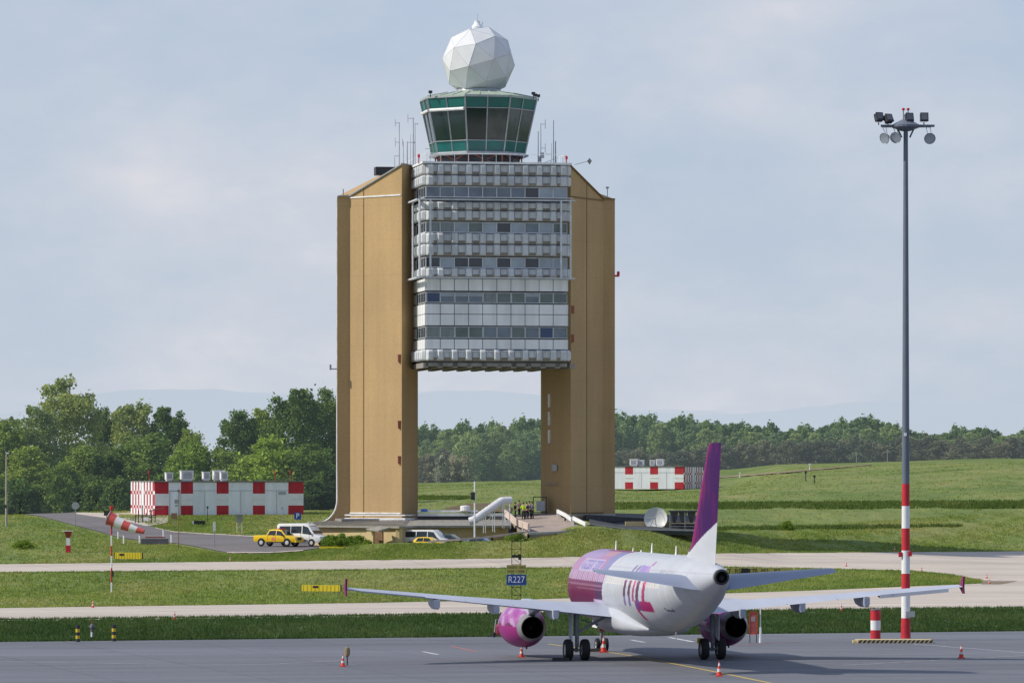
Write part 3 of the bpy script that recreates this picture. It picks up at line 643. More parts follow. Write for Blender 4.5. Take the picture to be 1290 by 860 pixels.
WPAT = [['A','A','A','E2','A','A','A','C','D','D'], ['F','F','D','B','D','C','D','A','D','B'], ['C','D','C','C','D','C','D','C','D','D'], ['E','A','A','A','F','B','B','A','B','B'], ['F','F','B','B','A','A','B','A','E','A']]
WM = {'A': M_winA, 'B': M_winB, 'C': M_winC, 'D': M_winD, 'E': M_winE, 'F': M_winF, 'E2': M_winA}
M_wframe = pm('window_frame_grey', (.40, .43, .46), .5)
wrow = 0; M_reveal = pm('panel_reveal', (.26, .29, .33), .7)
sides = [(frontf, 2*BW, 10, 'f'), (leftf, VF-VB, 11, 's'), (rightf, VF-VB, 11, 's'), (backf, 2*BW, 10, 's')]
for kind, pb, pt in rowsB:
    z0, z1 = zb(pb), zb(pt); fb = MB(); fp = MB()
    for fn, length, n, tag_ in sides:
        c = length/n
        if kind == 'boss':
            for i in range(n): boss(fb, fn, i*c+.1, (i+1)*c-.1, z0, z1)
            for i in range(0, n+1): ribs(fb, fn, min(max(i*c, .46), length-.46), z0, z1)
        elif kind == 'flat':
            for i in range(n): flatp(fp, fn, i*c, (i+1)*c, z0, z1)
        else:
            wide = wrow < 3
            for i in range(n):
                if tag_ == 's' and not (fn is leftf and i < 4): 
                    flatp(fp, fn, i*c, (i+1)*c, z0, z1, .03); continue
                m = .05 if wide else (.09 if (i % 2) else .14)
                a0, a1 = i*c, (i+1)*c
                mb = MB()
                for (p0, p1, q0, q1) in ((a0, a0+m, z0, z1), (a1-.05, a1, z0, z1), (a0+m, a1-.05, z0, z0+.10), (a0+m, a1-.05, z1-.08, z1)):
                    vs = [fn(p0, -.02, q0), fn(p1, -.02, q0), fn(p1, -.02, q1), fn(p0, -.02, q1), fn(p0, .07, q0), fn(p1, .07, q0), fn(p1, .07, q1), fn(p0, .07, q1)]
                    mb.add(vs, [(4, 5, 6, 7), (0, 1, 5, 4), (1, 2, 6, 5), (2, 3, 7, 6), (3, 0, 4, 7)])
                fr = mb.build('window', M_wframe if not wide else M_pan2, tower)
                key = WPAT[wrow][i % 10] if tag_ == 'f' else 'C'
                pmb = MB().add([fn(a0+m, .015, z0+.1), fn(a1-.05, .015, z0+.1), fn(a1-.05, .015, z1-.08), fn(a0+m, .015, z1-.08)], [(0, 1, 2, 3)])
                pmb.build('pane', WM[key], fr)
                if tag_ == 'f' and wrow == 3 and i in (1, 2, 3, 7):
                    MB().add([fn(a0+m+.02, .03, z1-.45), fn(a1-.07, .03, z1-.45), fn(a1-.07, .03, z1-.1), fn(a0+m+.02, .03, z1-.1)], [(0, 1, 2, 3)]).build('blind', M_winD, fr)
    if fb.v: fb.build('waffle_panel_band', [M_pan2, M_brn, M_reveal], tower)  # brown under-slopes of pockets and ribs carry their shade as colour
    if fp.v: fp.build('flat_panel_band', [M_pan], tower)
    if kind == 'win': wrow += 1
# soffit beams, gallery rails, parapet
mb = MB()
for i in range(11): mb.box((-BW+.0+i*1.632, -(VF+VB)/2, Z0-.28), (.55, VF-VB-.1, .55))
mb.box((0, -(VF-.25), Z0-.2), (2*BW, .4, .4)); mb.build('soffit_beam', M_brn, tower)
mb = MB()
for py in (253.5, 351.2):
    z = zb(py); mb.bar((-BW-.95, -(VF+.85), z), (BW+.55, -(VF+.85), z), .5, .13); mb.bar((-BW-.9, -(VF+.85), z), (-BW-.9, -(VF-6), z), .5, .16); mb.bar((BW+.5, -(VF+.85), z), (BW+.5, -(VF-6), z), .5, .13)
mb.bar((-BW-.9, -(VF+1.05), zb(250.5)), (BW+.5, -(VF+1.05), zb(250.5)), .07, .09)
for u in (-BW-.85, -BW+.35, BW-.85, BW+.2): mb.tube((u, -(VF+1.0), zb(351)), (u, -(VF+1.0), zb(253)), .11, n=8)
for u in (-BW-.75,): mb.tube((u, -(VF-4.5), zb(351)), (u, -(VF-4.5), zb(253)), .11, n=8)
mb.build('gallery_frame', pm('gallery_grey', (.52, .55, .59), .55), tower)
MB().box((0, -(VF+VB)/2, Z1+.12), (2*BW+.9, VF-VB+.9, .22)).build('parapet', M_pan, tower)
mb = MB()
for (a, b) in (((-BW, VF), (BW, VF)), ((-BW, VF), (-BW, VB)), ((BW, VF), (BW, VB))):
    for k in range(11):
        t = k/10; u, v = a[0]+(b[0]-a[0])*t, a[1]+(b[1]-a[1])*t; mb.tube((u*.98, -v+.3, Z1+.2), (u*.98, -v+.3, Z1+1.15), .025, n=5)
    mb.tube((a[0]*.98, -a[1]+.3, Z1+1.15), (b[0]*.98, -b[1]+.3, Z1+1.15), .03, n=5)
mb.build('roof_railing', M_rail, tower)
for o_ in tower.children:
    if o_ not in BLK0: o_.location.x += .24
# ------------------------------------------------ glass cab (octagon), centre on v=2
kc = 510/FPX
def zc(py): return CAMZ-(py-HY)*kc-TB
CV = -2.0
def octo(r, z, n=8): 
    return [(r*math.cos(R(-90-22.5+45*k)), CV+r*math.sin(R(-90-22.5+45*k)), z) for k in range(n)]
ZS = [zc(195), zc(181), zc(141), zc(127)]; RS = [5.30, 5.62, 6.36, 6.66]
neck = MB().lathe([(4.7, Z1), (4.7, ZS[0])], (0, CV, 0), n=8).build('cab_neck', M_dk, tower)
mb = MB()
for k in range(8):
    a = octo(4.95, Z1+.1)[k]; b = octo(4.95, ZS[0])[(k+1) % 8]; c = octo(4.95, ZS[0])[k]; d = octo(4.95, Z1+.1)[(k+1) % 8]
    mb.bar(a, b, .09); mb.bar(c, d, .09); mb.bar(a, c, .14)
mb.build('neck_truss', M_brick, tower)
cabf = MB().lathe([(5.2, ZS[0]-.35), (5.75, ZS[0]-.3), (5.75, ZS[0]-.05), (5.3, ZS[0])], (0, CV, 0), n=8)
cab = cabf.build('cab_floor', M_steel, tower); cab.data.transform(Matrix.Translation((0, -CV, 0))); cab.data.transform(Matrix.Rotation(R(22.5), 4, 'Z')); cab.data.transform(Matrix.Translation((0, CV, 0)))
for k in range(8):
    def pt(i, t, out=0.0):
        r = RS[i]+out; a = Vector(octo(r, ZS[i])[k]); b = Vector(octo(r, ZS[i])[(k+1) % 8]); return a.lerp(b, t)
    for h in (0, 1):
        t0, t1 = h*.5, h*.5+.5
        up = MB().add([pt(2, t0), pt(2, t1), pt(3, t1), pt(3, t0)], [(0, 1, 2, 3)]).build('upper_teal_panel', M_teal, tower)
        dn = MB().add([pt(0, t0), pt(0, t1), pt(1, t1), pt(1, t0)], [(0, 1, 2, 3)]).build('lower_teal_panel', M_teal, tower)
        refl = k == 0 and h == 1 or k == 1  # panes tinted paler to paint a reflection into the glass
        wd_ = MB().add([pt(1, t0), pt(1, t1), pt(2, t1), pt(2, t0)], [(0, 1, 2, 3)]).build('cab_window', M_cabrefl if refl else M_cabglass, tower)
        tm = MB()
        tm.bar(pt(0, t0, .04), pt(3, t0, .04), .15 if h == 0 else .11, .12); wd_ and tm.build('mullion', M_steel, wd_)
    ring = MB(); 
    for i, w_ in ((0, .14), (1, .08), (2, .08), (3, .12)): ring.bar(pt(i, 0, .05), pt(i, 1, .05), .14, w_)
    ring.build('transom', M_steel if k >= 0 else M_rail, tower)
    if k in (6, 7):
        sh = MB(); a, b = pt(2, .04, .18), pt(2, .96, .18); sh.tube(a-Vector((0, 0, .12)), b-Vector((0, 0, .12)), .17, n=8); a, b = pt(0, .04, .15), pt(0, .96, .15); sh.bar(a-Vector((0, 0, .12)), b-Vector((0, 0, .12)), .2, .24); sh.build('sun_blind', M_rail, tower)
rf = MB().lathe([(6.75, ZS[3]), (6.75, ZS[3]+.18), (4.2, zc(119)), (2.9, zc(117.5)), (2.9, zc(116)), (.01, zc(116))], (0, CV, 0), n=8).build('cab_roof', M_roofm, tower)
rf.data.transform(Matrix.Translation((0, -CV, 0))); rf.data.transform(Matrix.Rotation(R(22.5), 4, 'Z')); rf.data.transform(Matrix.Translation((0, CV, 0)))
mb = MB()
for k in range(8):
    for t in (0, .33, .66):
        a = Vector(octo(6.7, ZS[3]+.22)[k]).lerp(Vector(octo(6.7, ZS[3]+.22)[(k+1) % 8]), t); b = Vector((a.x*.6, CV+(a.y-CV)*.6, zc(119)+.08)); mb.bar(a, b, .07)
mb.build('roof_seam', M_roofm, rf)
fl = MB()
for x, y in ((6.2, -1.5), (6.7, -.6), (5.6, -3.6), (-6.0, -3.5)): fl.tube((x, CV+y, ZS[3]), (x, CV+y, ZS[3]+.5), .05, n=6).box((x, CV+y, ZS[3]+.6), (.4, .25, .3))
fl.build('roof_floodlight', M_dk, rf)
# ------------------------------------------------ radome: geodesic ball, flat facets with dark joints
import bmesh
bm = bmesh.new(); bmesh.ops.create_icosphere(bm, subdivisions=1, radius=1.0)
IV = [v.co.normalized() for v in bm.verts]; fcs = [[v.index for v in f.verts] for f in bm.faces]; bm.free()
DVv = [(IV[a]+IV[b]+IV[c]).normalized() for a, b, c in fcs]; vs = [v*4.1 for v in IV+DVv]; fs = []
for i in range(12):          # each five-sided cell is a low pyramid of five triangles
    for a in range(20):
        for b in range(a+1, 20):
            if i in fcs[a] and i in fcs[b] and len(set(fcs[a]) & set(fcs[b])) == 2: fs.append((i, 12+a, 12+b))
me = bpy.data.meshes.new('radome'); me.from_pydata(vs, [], fs); bm = bmesh.new(); bm.from_mesh(me); bmesh.ops.recalc_face_normals(bm, faces=bm.faces); bm.to_mesh(me); bm.free()
M_rad = pm('radome_white', (.61, .63, .65), .5, .07, .5); me.materials.append(M_rad)
ZR = zc(78.5); rad = put('radome', me, tower, (0, CV, ZR)); rad.rotation_euler = (R(14), R(9), R(33))
mb = MB(); done = set()
for p in me.polygons:
    for a, b in p.edge_keys:
        if (a, b) in done: continue
        done.add((a, b)); mb.tube(me.vertices[a].co*1.0, me.vertices[b].co*1.0, .014, n=5)
jn = mb.build('facet_joint', pm('joint_grey', (.36, .37, .38), .7), rad)
MB().lathe([(.55, 3.7), (.62, 3.95), (.4, 4.25), (.28, 4.5), (.001, 4.55)], n=12).lathe([(.32, 4.42), (.32, 4.6), (.001, 4.62)], n=12).build('radome_cap', M_white, tower, loc=(-.15, CV, ZR), smooth=True)
MB().tube((-.1, CV, ZR+4.5), (-.1, CV, ZR+5.4), .02, n=5).tube((.35, CV, ZR+3.9), (.5, CV, ZR+4.5), .03, n=5).build('lightning_rod', M_steel, tower)
MB().lathe([(2.6, zc(117.5)), (2.5, zc(113.5))], (0, CV, 0), n=20).build('radome_base', M_steel, tower)
# ------------------------------------------------ roof antennas
def antenna(px, py, v, dip=(), thick=.05, box=None):
    u = ((px-598)*(TY-v)/FPX - v*math.sin(TA))/math.cos(TA); z1 = zc(py)
    mb = MB().tube((u, -v, Z1 if abs(u) < 9 else ZTOP-1.5), (u, -v, z1), thick, thick*.6, n=6)
    for z, dx, ln in dip:
        zz = zc(z); mb.bar((u, -v, zz), (u+dx, -v, zz), .05); mb.tube((u+dx, -v, zz-ln), (u+dx, -v, zz+ln), .03, n=5)
    if box: mb.box((u+.15, -v, zc(box)), (.4, .3, .6))
    mb.build('antenna', M_steel, tower)
antenna(503, 159, 6, [(160, -.45, .4), (184, -.45, .5)], .05); antenna(508, 182, 5, [(183, -.1, .4)], .04)
antenna(513, 183, 6, [(184, .8, .1)], .06); antenna(520.5, 153, 6, [(154, -.6, .5)], .06); antenna(522.5, 158, 4, [(159, .3, .1)], .05); antenna(517, 172, 4, [], .03)
antenna(677.5, 166, 4, [], .06, 201); antenna(681, 158, 6, [(159, .5, .5), (189, .5, .5)], .05, 198); antenna(697, 153, 5, [], .06); antenna(699.5, 179, 5, [], .09); antenna(694.5, 181, 4, [(195, -.6, .1)], .03)
antenna(542, 193, 9, [(194, -.5, .1)], .04); antenna(497, 199, 4, [(199.5, .5, .3)], .04); antenna(709, 200, 9, [], .04)
for px in (528, 714):
    u = ((px-598)*500/FPX-12*math.sin(TA))/math.cos(TA); MB().tube((u, -12, Z1), (u, -12, Z1+.7), .06, n=6).lathe([(.14, Z1+.7), (.14, Z1+1.0), (.001, Z1+1.1)], (u, -12, 0), n=8).build('obstruction_light', M_red, tower)
u = (733-598)*508/FPX; MB().bar((10.2, -6, ZTOP+.3), (11.9, -6, ZTOP+.75), .06).lathe([(.001, ZTOP+.3), (.12, ZTOP+.5), (.28, ZTOP+.75), (.1, ZTOP+.95), (.001, ZTOP+1.1)], (11.9, -6, 0), n=8).build('wind_sensor', M_steel, tower)
# ================================================================== SERVICE BUILDING at the foot (left) and low plant deck (right)
M_ywall = pm('yellow_basement_wall', (.50, .40, .22), .9, .12, .6); M_metalroof = pm('ribbed_metal_roof', (.26, .25, .22), .6, .18, .8, stretch=(3, .4, 1)); M_rust = pm('rusty_brown', (.20, .12, .07), .8, .3, 2)
sb = empty('basement_building', at(503, 685, 486.5), R(0), 'low yellow basement building with a sloping grey metal roof below the left pillar', 'building')
O = Vector(sb.location)
def W(px, py, D): return tuple(at(px, py, D)-O)
def slab(mb, pts, th, mi=0):
    n = len(pts); lo = [(p[0], p[1], p[2]-th) for p in pts]; return mb.add(list(pts)+lo, [tuple(range(n)), tuple(range(n, 2*n))[::-1]]+[(k, (k+1) % n, n+(k+1) % n, n+k)[::-1] for k in range(n)], mi)
def wallp(mb, p, q, zlo, zhi, th, mi=0):
    p, q = Vector(p), Vector(q); d = (q-p); d.z = 0; n_ = Vector((-d.y, d.x, 0)).normalized()*th
    vs = [(p.x, p.y, zlo), (q.x, q.y, zlo), (q.x, q.y, zhi), (p.x, p.y, zhi)]; vs += [(a+n_.x, b+n_.y, c) for a, b, c in vs]
    return mb.add(vs, [(0, 1, 2, 3), (4, 7, 6, 5), (0, 4, 5, 1), (1, 5, 6, 2), (2, 6, 7, 3), (3, 7, 4, 0)], mi)
zt = 4.75-O.z
mb = MB(); wallp(mb, W(392, 662, 500.5), W(503, 663, 486.5), -1.5, zt, .4); wallp(mb, W(503.2, 663, 486.5), W(524, 663, 492.2), -1.5, zt-.05, .4); wallp(mb, W(524, 663, 492.2), W(640, 665, 496), -1.5, zt-.05, .4); mb.build('wall', M_ywall, sb)
mb = MB(); slab(mb, [W(388, 661.0, 499.8), W(503, 662.5, 485.8), W(527, 661.8, 491.4), W(642, 661.5, 495.2), W(642, 652.5, 507), W(520, 652.5, 507), W(440, 654, 508), W(388, 658.5, 508)], .22); mb.build('roof', M_metalroof, sb)
mb = MB()
for i in range(40):
    t = i/39; a = Vector(W(388, 660.8, 499.6)).lerp(Vector(W(503, 662.3, 485.8)), t); b = Vector(W(400, 657.0, 507.5)).lerp(Vector(W(516, 652.4, 506.8)), t); mb.bar(a+Vector((0, 0, .03)), b+Vector((0, 0, .05)), .07, .06)
mb.build('roof_rib', M_metalroof, sb)
mb = MB(); slab(mb, [W(461, 665.5, 486.5), W(477, 668, 483), W(491.5, 663.5, 484.5), W(480, 662, 487.5)], .12); mb.build('door_canopy', M_metalroof, sb)
wallp(MB(), W(470, 668, 488.2), W(482, 668, 487.2), -1.5, 1.3, .15).build('door', M_rust, sb); wallp(MB(), W(462, 668, 487.2), W(470, 668, 486.5), -1.5, 1.35, .3).build('porch_wall', M_ywall, sb)
mb = MB(); wallp(mb, W(526, 652, 504.5), W(640, 652, 504.5), zt+.2, 5.9-O.z, .5, 1); mb.bar(W(526, 643.5, 504), W(602, 643.5, 504), .35, .22, 0); mb.bar(W(526, 648, 503.8), W(640, 648, 503.8), .1, .3, 2); mb.build('upper_ledge', [M_rail, pm('ledge_dark', (.10, .10, .11), .8), M_pan2], sb)
MB().lathe([(.55, 0), (.55, .5), (.5, .55), (.001, .6)], W(586, 643, 503.6), n=14).build('roof_vent', M_white, sb)
MB().box(W(534.5, 642.5, 503.6), (.7, .2, .35)).build('blue_box', pm('blue_box', (.05, .13, .4), .6), sb)
pd = empty('plant_deck', at(800, 668, 497), 0, 'low dark flat-roofed plant deck right of the tower foot, behind the grass bank', 'building'); O = Vector(pd.location)
M_pdk = pm('deck_dark_roof', (.055, .058, .062), .8, .2); M_pale = pm('pale_slab', (.48, .43, .39), .8)
mb = MB(); slab(mb, [W(742, 660, 490), W(790, 666.5, 494), W(880, 668, 496.5), W(880, 649, 520), W(742, 645, 520)], .5); mb.build('roof', M_pdk, pd)
mb = MB(); wallp(mb, W(788, 659, 500), W(876, 662, 501), -.2, W(0, 656.5, 500)[2], .3); mb.build('wall', M_ywall, pd)
mb = MB(); slab(mb, [W(738, 648, 503), W(812, 652.5, 506), W(812, 650, 520), W(738, 647, 520)], .6); mb.build('upper_roof', M_pdk, pd)
mb = MB(); slab(mb, [W(752, 660.5, 496), W(776, 664, 495), W(780, 663.8, 496.5), W(760, 659.8, 499)], .12); mb.build('hatch', M_pale, pd)
mb = MB(); mb.bar(W(742, 659.4, 489.6), W(790, 666, 493.6), .2, .14); mb.bar(W(790, 666, 493.6), W(880, 668, 496.2), .2, .14); mb.build('edge_strip', M_steel, pd)
# ramp
M_ramp = pm('ramp_paving', (.33, .27, .235), .9, .14, .6, coord='pos'); rp = MB()
# rows from the lower front edge to the landing at the gate
grid = [[at(664, 672, 486), at(700, 670.5, 486.5), at(737, 667, 487.5)], [at(655, 661.5, 494.5), at(690, 660.5, 494.8), at(725, 659.5, 495.2)], [at(645, 654, 501), at(680, 653, 501), at(708, 651.5, 501)], [at(640, 648, 509), at(676, 646, 510), at(702, 645, 510)]]
vs = [tuple(p) for r_ in grid for p in r_]; fs = [(3*i+j, 3*i+j+1, 3*i+j+4, 3*i+j+3) for i in range(3) for j in range(2)]
n = len(vs); lows = [(x, y, z-2.2) for x, y, z in vs]; bd = [0, 1, 2, 5, 8, 11, 10, 9, 6, 3]
rp.add(vs+lows, fs+[(bd[k], bd[(k+1) % 10], n+bd[(k+1) % 10], n+bd[k])[::-1] for k in range(10)]); tag(rp.build('ramp_pavement', M_ramp), kind='structure')
# ================================================================== CHEQUERED BUILDINGS
def chequered(loc, rz, front, depth, h, colsF, side, name_lab, boxes, door=None):
    t = empty('chequered_building', loc, rz, name_lab, 'building')
    mb = MB(); x = 0
    for wd_, redc in colsF:
        zz = [0, h*.31, h*.66, h]
        for k in range(3):
            mi = (0 if (k != 1) else 1) if redc else 2
            mb.add([(x, 0, zz[k]), (x+wd_, 0, zz[k]), (x+wd_, 0, zz[k+1]), (x, 0, zz[k+1])], [(0, 1, 2, 3)], mi)
        if not redc:  # recessed panel lines
            mb.box((x+wd_/2, -.02, h*.75), (wd_, .04, .05), 3); 
            if wd_ > 2: mb.box((x+wd_*.5, -.015, h*.37), (.05, .03, h*.73), 3)
        else: mb.box((x+wd_/2, -.03, h*.5), (wd_, .06, .05), 1)
        x += wd_
    F_ = x
    n = 16; sx = 0 if side < 0 else F_
    for i in range(n):
        y0, y1 = depth*i/n, depth*(i+1)/n
        zz = [0, h*.22, h*.31, h*.64, h*.74, h]
        for k in range(5):
            cell = (i+(1 if k in (1, 3) else 0)) % 2; amt = .12 if (i % 2) else 0
            mi = 0 if cell == 0 else 1
            if i in (7, 8): mi = 1
            xo = sx+side*amt
            mb.add([(xo, y0, zz[k]), (xo, y1, zz[k]), (xo, y1, zz[k+1]), (xo, y0, zz[k+1])], [(0, 1, 2, 3)], mi)
        if amt: mb.add([(sx, y0, 0), (sx+side*amt, y0, 0), (sx+side*amt, y0, h), (sx, y0, h)], [(0, 1, 2, 3)], 1); mb.add([(sx, y1, 0), (sx+side*amt, y1, 0), (sx+side*amt, y1, h), (sx, y1, h)], [(0, 1, 2, 3)], 0)
    ox = F_ if side < 0 else 0
    mb.add([(ox, 0, 0), (ox, depth, 0), (ox, depth, h), (ox, 0, h)], [(0, 1, 2, 3)], 2); mb.add([(0, depth, 0), (F_, depth, 0), (F_, depth, h), (0, depth, h)], [(0, 1, 2, 3)], 2)
    mb.build('wall', [M_cred, M_white, M_cgrey, M_joint2], t)
    MB().box((F_/2, depth/2, h+.08), (F_+.25, depth+.25, .16)).build('roof', M_brn2, t)
    for bx, by, bw, bh in boxes:
        b = MB().box((bx, by, h+.16+.2+bh/2), (bw, 1.0, bh)).box((bx, by, h+.16+.2+bh), (bw+.12, 1.12, .08)).box((bx, by, h+.25), (bw*.8, .8, .25)).build('roof_unit', M_white, t)
        m2 = MB()
        for q in range(5): m2.box((bx, by-.52, h+.4+bh*.15+q*bh*.15), (bw*.72, .06, bh*.08))
        m2.build('louvre', pm('louvre_grey', (.30, .31, .35), .6), b)
    if door:
        d = MB().box((door, -.06, h*.37), (1.25, .08, h*.72)).build('door', M_cgrey, t); MB().box((door+.2, -.11, h*.43), (.5, .03, .5), 0).box((door+.2, -.11, h*.31), (.35, .03, .2), 0).build('notice', M_steel, d)
        MB().box((door, -.105, h*.735), (1.4, .03, .06)).box((door-.68, -.105, h*.37), (.06, .03, h*.72)).box((door+.68, -.105, h*.37), (.06, .03, h*.72)).box((door, -.105, .06), (1.4, .04, .12)).build('door_frame', M_joint2, d)
    return t, F_
M_cred = pm('cheque_red', (.42, .022, .036), .55, .22, .9, stretch=(1.5, 1.5, .3)); M_cgrey = pm('cheque_panel_white', (.74, .77, .81), .5, .10, .8, stretch=(1.5, 1.5, .25)); M_joint2 = pm('panel_line_grey', (.36, .38, .41), .7); M_brn2 = pm('flat_roof_felt', (.16, .15, .14), .9)
b0 = gpd(195, 597); sF = 597/FPX
cols_ = [(17, 1), (15, 0), (15, 1), (29, 0), (15, 1), (30, 0), (15, 1), (29, 0), (19, 1)]
k_ = sF/math.cos(R(16))*1.005
chL, fw = chequered((b0.x, b0.y, b0.z-.05), R(16), 0, 15.5, 4.45, [(a*k_, r_) for a, r_ in cols_], -1, 'red and white chequered flat-roofed hut before the left grove, five boxes on its roof', [(2.5, 3, .9, .9), (4.9, 3, 1.65, 1.15), (7.5, 3, .9, .98), (9.35, 3.6, 1.5, 1.15), (9.75, 2.4, .9, .95)], door=17*k_+15*k_/2)
MB().box((fw-2.9, -.02, 3.0), (1.0, .04, .4)).build('vent', M_joint2, chL)
for x in (0.4, 6.2, fw-.4, fw-2.5): MB().tube((x, 6, 4.6), (x, 6, 5.7), .03, n=5).lathe([(.09, 5.6), (.09, 5.9), (.001, 6.0)], (x, 6, 0), n=7).build('obstruction_light', M_red, chL)
k2 = 915/FPX/math.cos(R(18)); b1 = gpd(752, 920); colsR = [(15, 0), (9, 0), (11, 0), (10, 1), (21, 0), (10, 1), (20.5, 0), (11, 1)]
chR, fw = chequered((b1.x, b1.y, b1.z-.1), R(-16), 0, 16, 4.45, [(a*k2, r_) for a, r_ in colsR], 1, 'red and white chequered flat-roofed hut on the slope right of the tower', [((792-752)*k2, 4, 1.6, 1.2), ((800.5-752)*k2, 4.5, 1.0, 1.0), ((815-752)*k2, 4, .9, 1.0), ((824.5-752)*k2, 4, 1.5, 1.2)])
# ================================================================== AIRLINER
AD = 249.8; AX = (812-CX)*AD/FPX; AH = R(9.6)
plane = empty('airliner', (AX, AD, .012), AH, 'white and magenta twin-engine airliner parked on the apron, seen from behind', 'airliner')
def Y(s): return 17.7-s
M_paint = vcol_mat('aircraft_paint', .42, .06, .10); M_paint.node_tree.nodes['Principled BSDF'].inputs['Specular IOR Level'].default_value = .3
M_tail = pm('tailplane_grey', (.25, .29, .39), .45, .08, .5); M_wing = pm('wing_grey', (.40, .435, .52), .42, .08, .5, stretch=(1, .3, 1)); M_wingd = pm('wing_panel_grey', (.33, .36, .40), .4, .1, .8)
M_tyre = pm('tyre_rubber', (.016, .016, .018), .85, .2, 3); M_hub = pm('wheel_hub', (.42, .43, .45), .4, .1); M_leg = pm('gear_leg_grey', (.17, .19, .22), .4, .15, 2); M_noz = pm('nozzle_metal', (.30, .30, .31), .38, .15, 1.2, metal=.6); M_black = pm('exhaust_black', (.006, .006, .007), .9, .1)
M_fence = pm('fence_magenta', (.19, .018, .085), .5, .15)
FS = [(0, 3.36, 3.24, .06), (.15, 3.58, 3.0, .3), (.5, 3.88, 2.72, .6), (1, 4.2, 2.45, .88), (1.7, 4.65, 2.2, 1.2), (3, 5.4, 1.93, 1.62), (4.5, 5.8, 1.79, 1.87), (6, 5.9, 1.76, 1.975), (24, 5.9, 1.76, 1.975), (26, 5.9, 1.84, 1.95), (28, 5.9, 2.08, 1.87), (30, 5.88, 2.47, 1.71), (32, 5.82, 2.96, 1.47), (34, 5.73, 3.5, 1.15), (35.5, 5.63, 3.93, .87), (36.8, 5.48, 4.36, .57), (37.4, 5.36, 4.58, .41)]
fs_s = [f[0] for f in FS]
from functools import lru_cache
def fus(s):
    # smooth interpolation of top, bottom, half width
    return [float(np.interp(s, fs_s, [f[k] for f in FS])) for k in (1, 2, 3)]
FONT = {'w': '10001 10001 10101 10101 01010', 'i': '1 0 1 1 1', 'z': '111 001 010 100 111', 'a': '111 001 111 101 111', 'r': '111 100 100 100 100', '.': '0 0 0 0 1', 'c': '111 100 100 100 111', 'o': '111 101 101 101 111', 'm': '11111 10101 10101 10101 10101',
        'H': '101 101 111 101 101', 'A': '010 101 111 101 101', '-': '000 000 111 000 000', 'L': '100 100 100 100 111', 'P': '110 101 110 100 100', 'J': '001 001 001 101 010'}
def bitmap(txt):
    rows_ = ['']*5
    for ch in txt:
        g_ = FONT[ch].split()
        for k in range(5): rows_[k] += g_[k]+'0'
    return rows_
BM1, BM2 = bitmap('wizzair.com'), bitmap('HA-LPJ')
WHT = (.46, .485, .53); MAG = (.15, .005, .068); PUR = (.065, .022, .085); LAV = (.32, .24, .42); PNK = (.36, .19, .34); BLU = (.21, .205, .38); PEACH = (.42, .23, .28); PALE = (.40, .355, .49)  # WHT toned down to put cloud shade into the white paint
def stamp(bm_, s, z, s0, s1, zlo, zhi):
    if not (s0 <= s < s1 and zlo <= z < zhi): return False
    c = int((s-s0)/(s1-s0)*len(bm_[0])); r_ = int((zhi-z)/(zhi-zlo)*5); return bm_[min(r_, 4)][min(c, len(bm_[0])-1)] == '1'
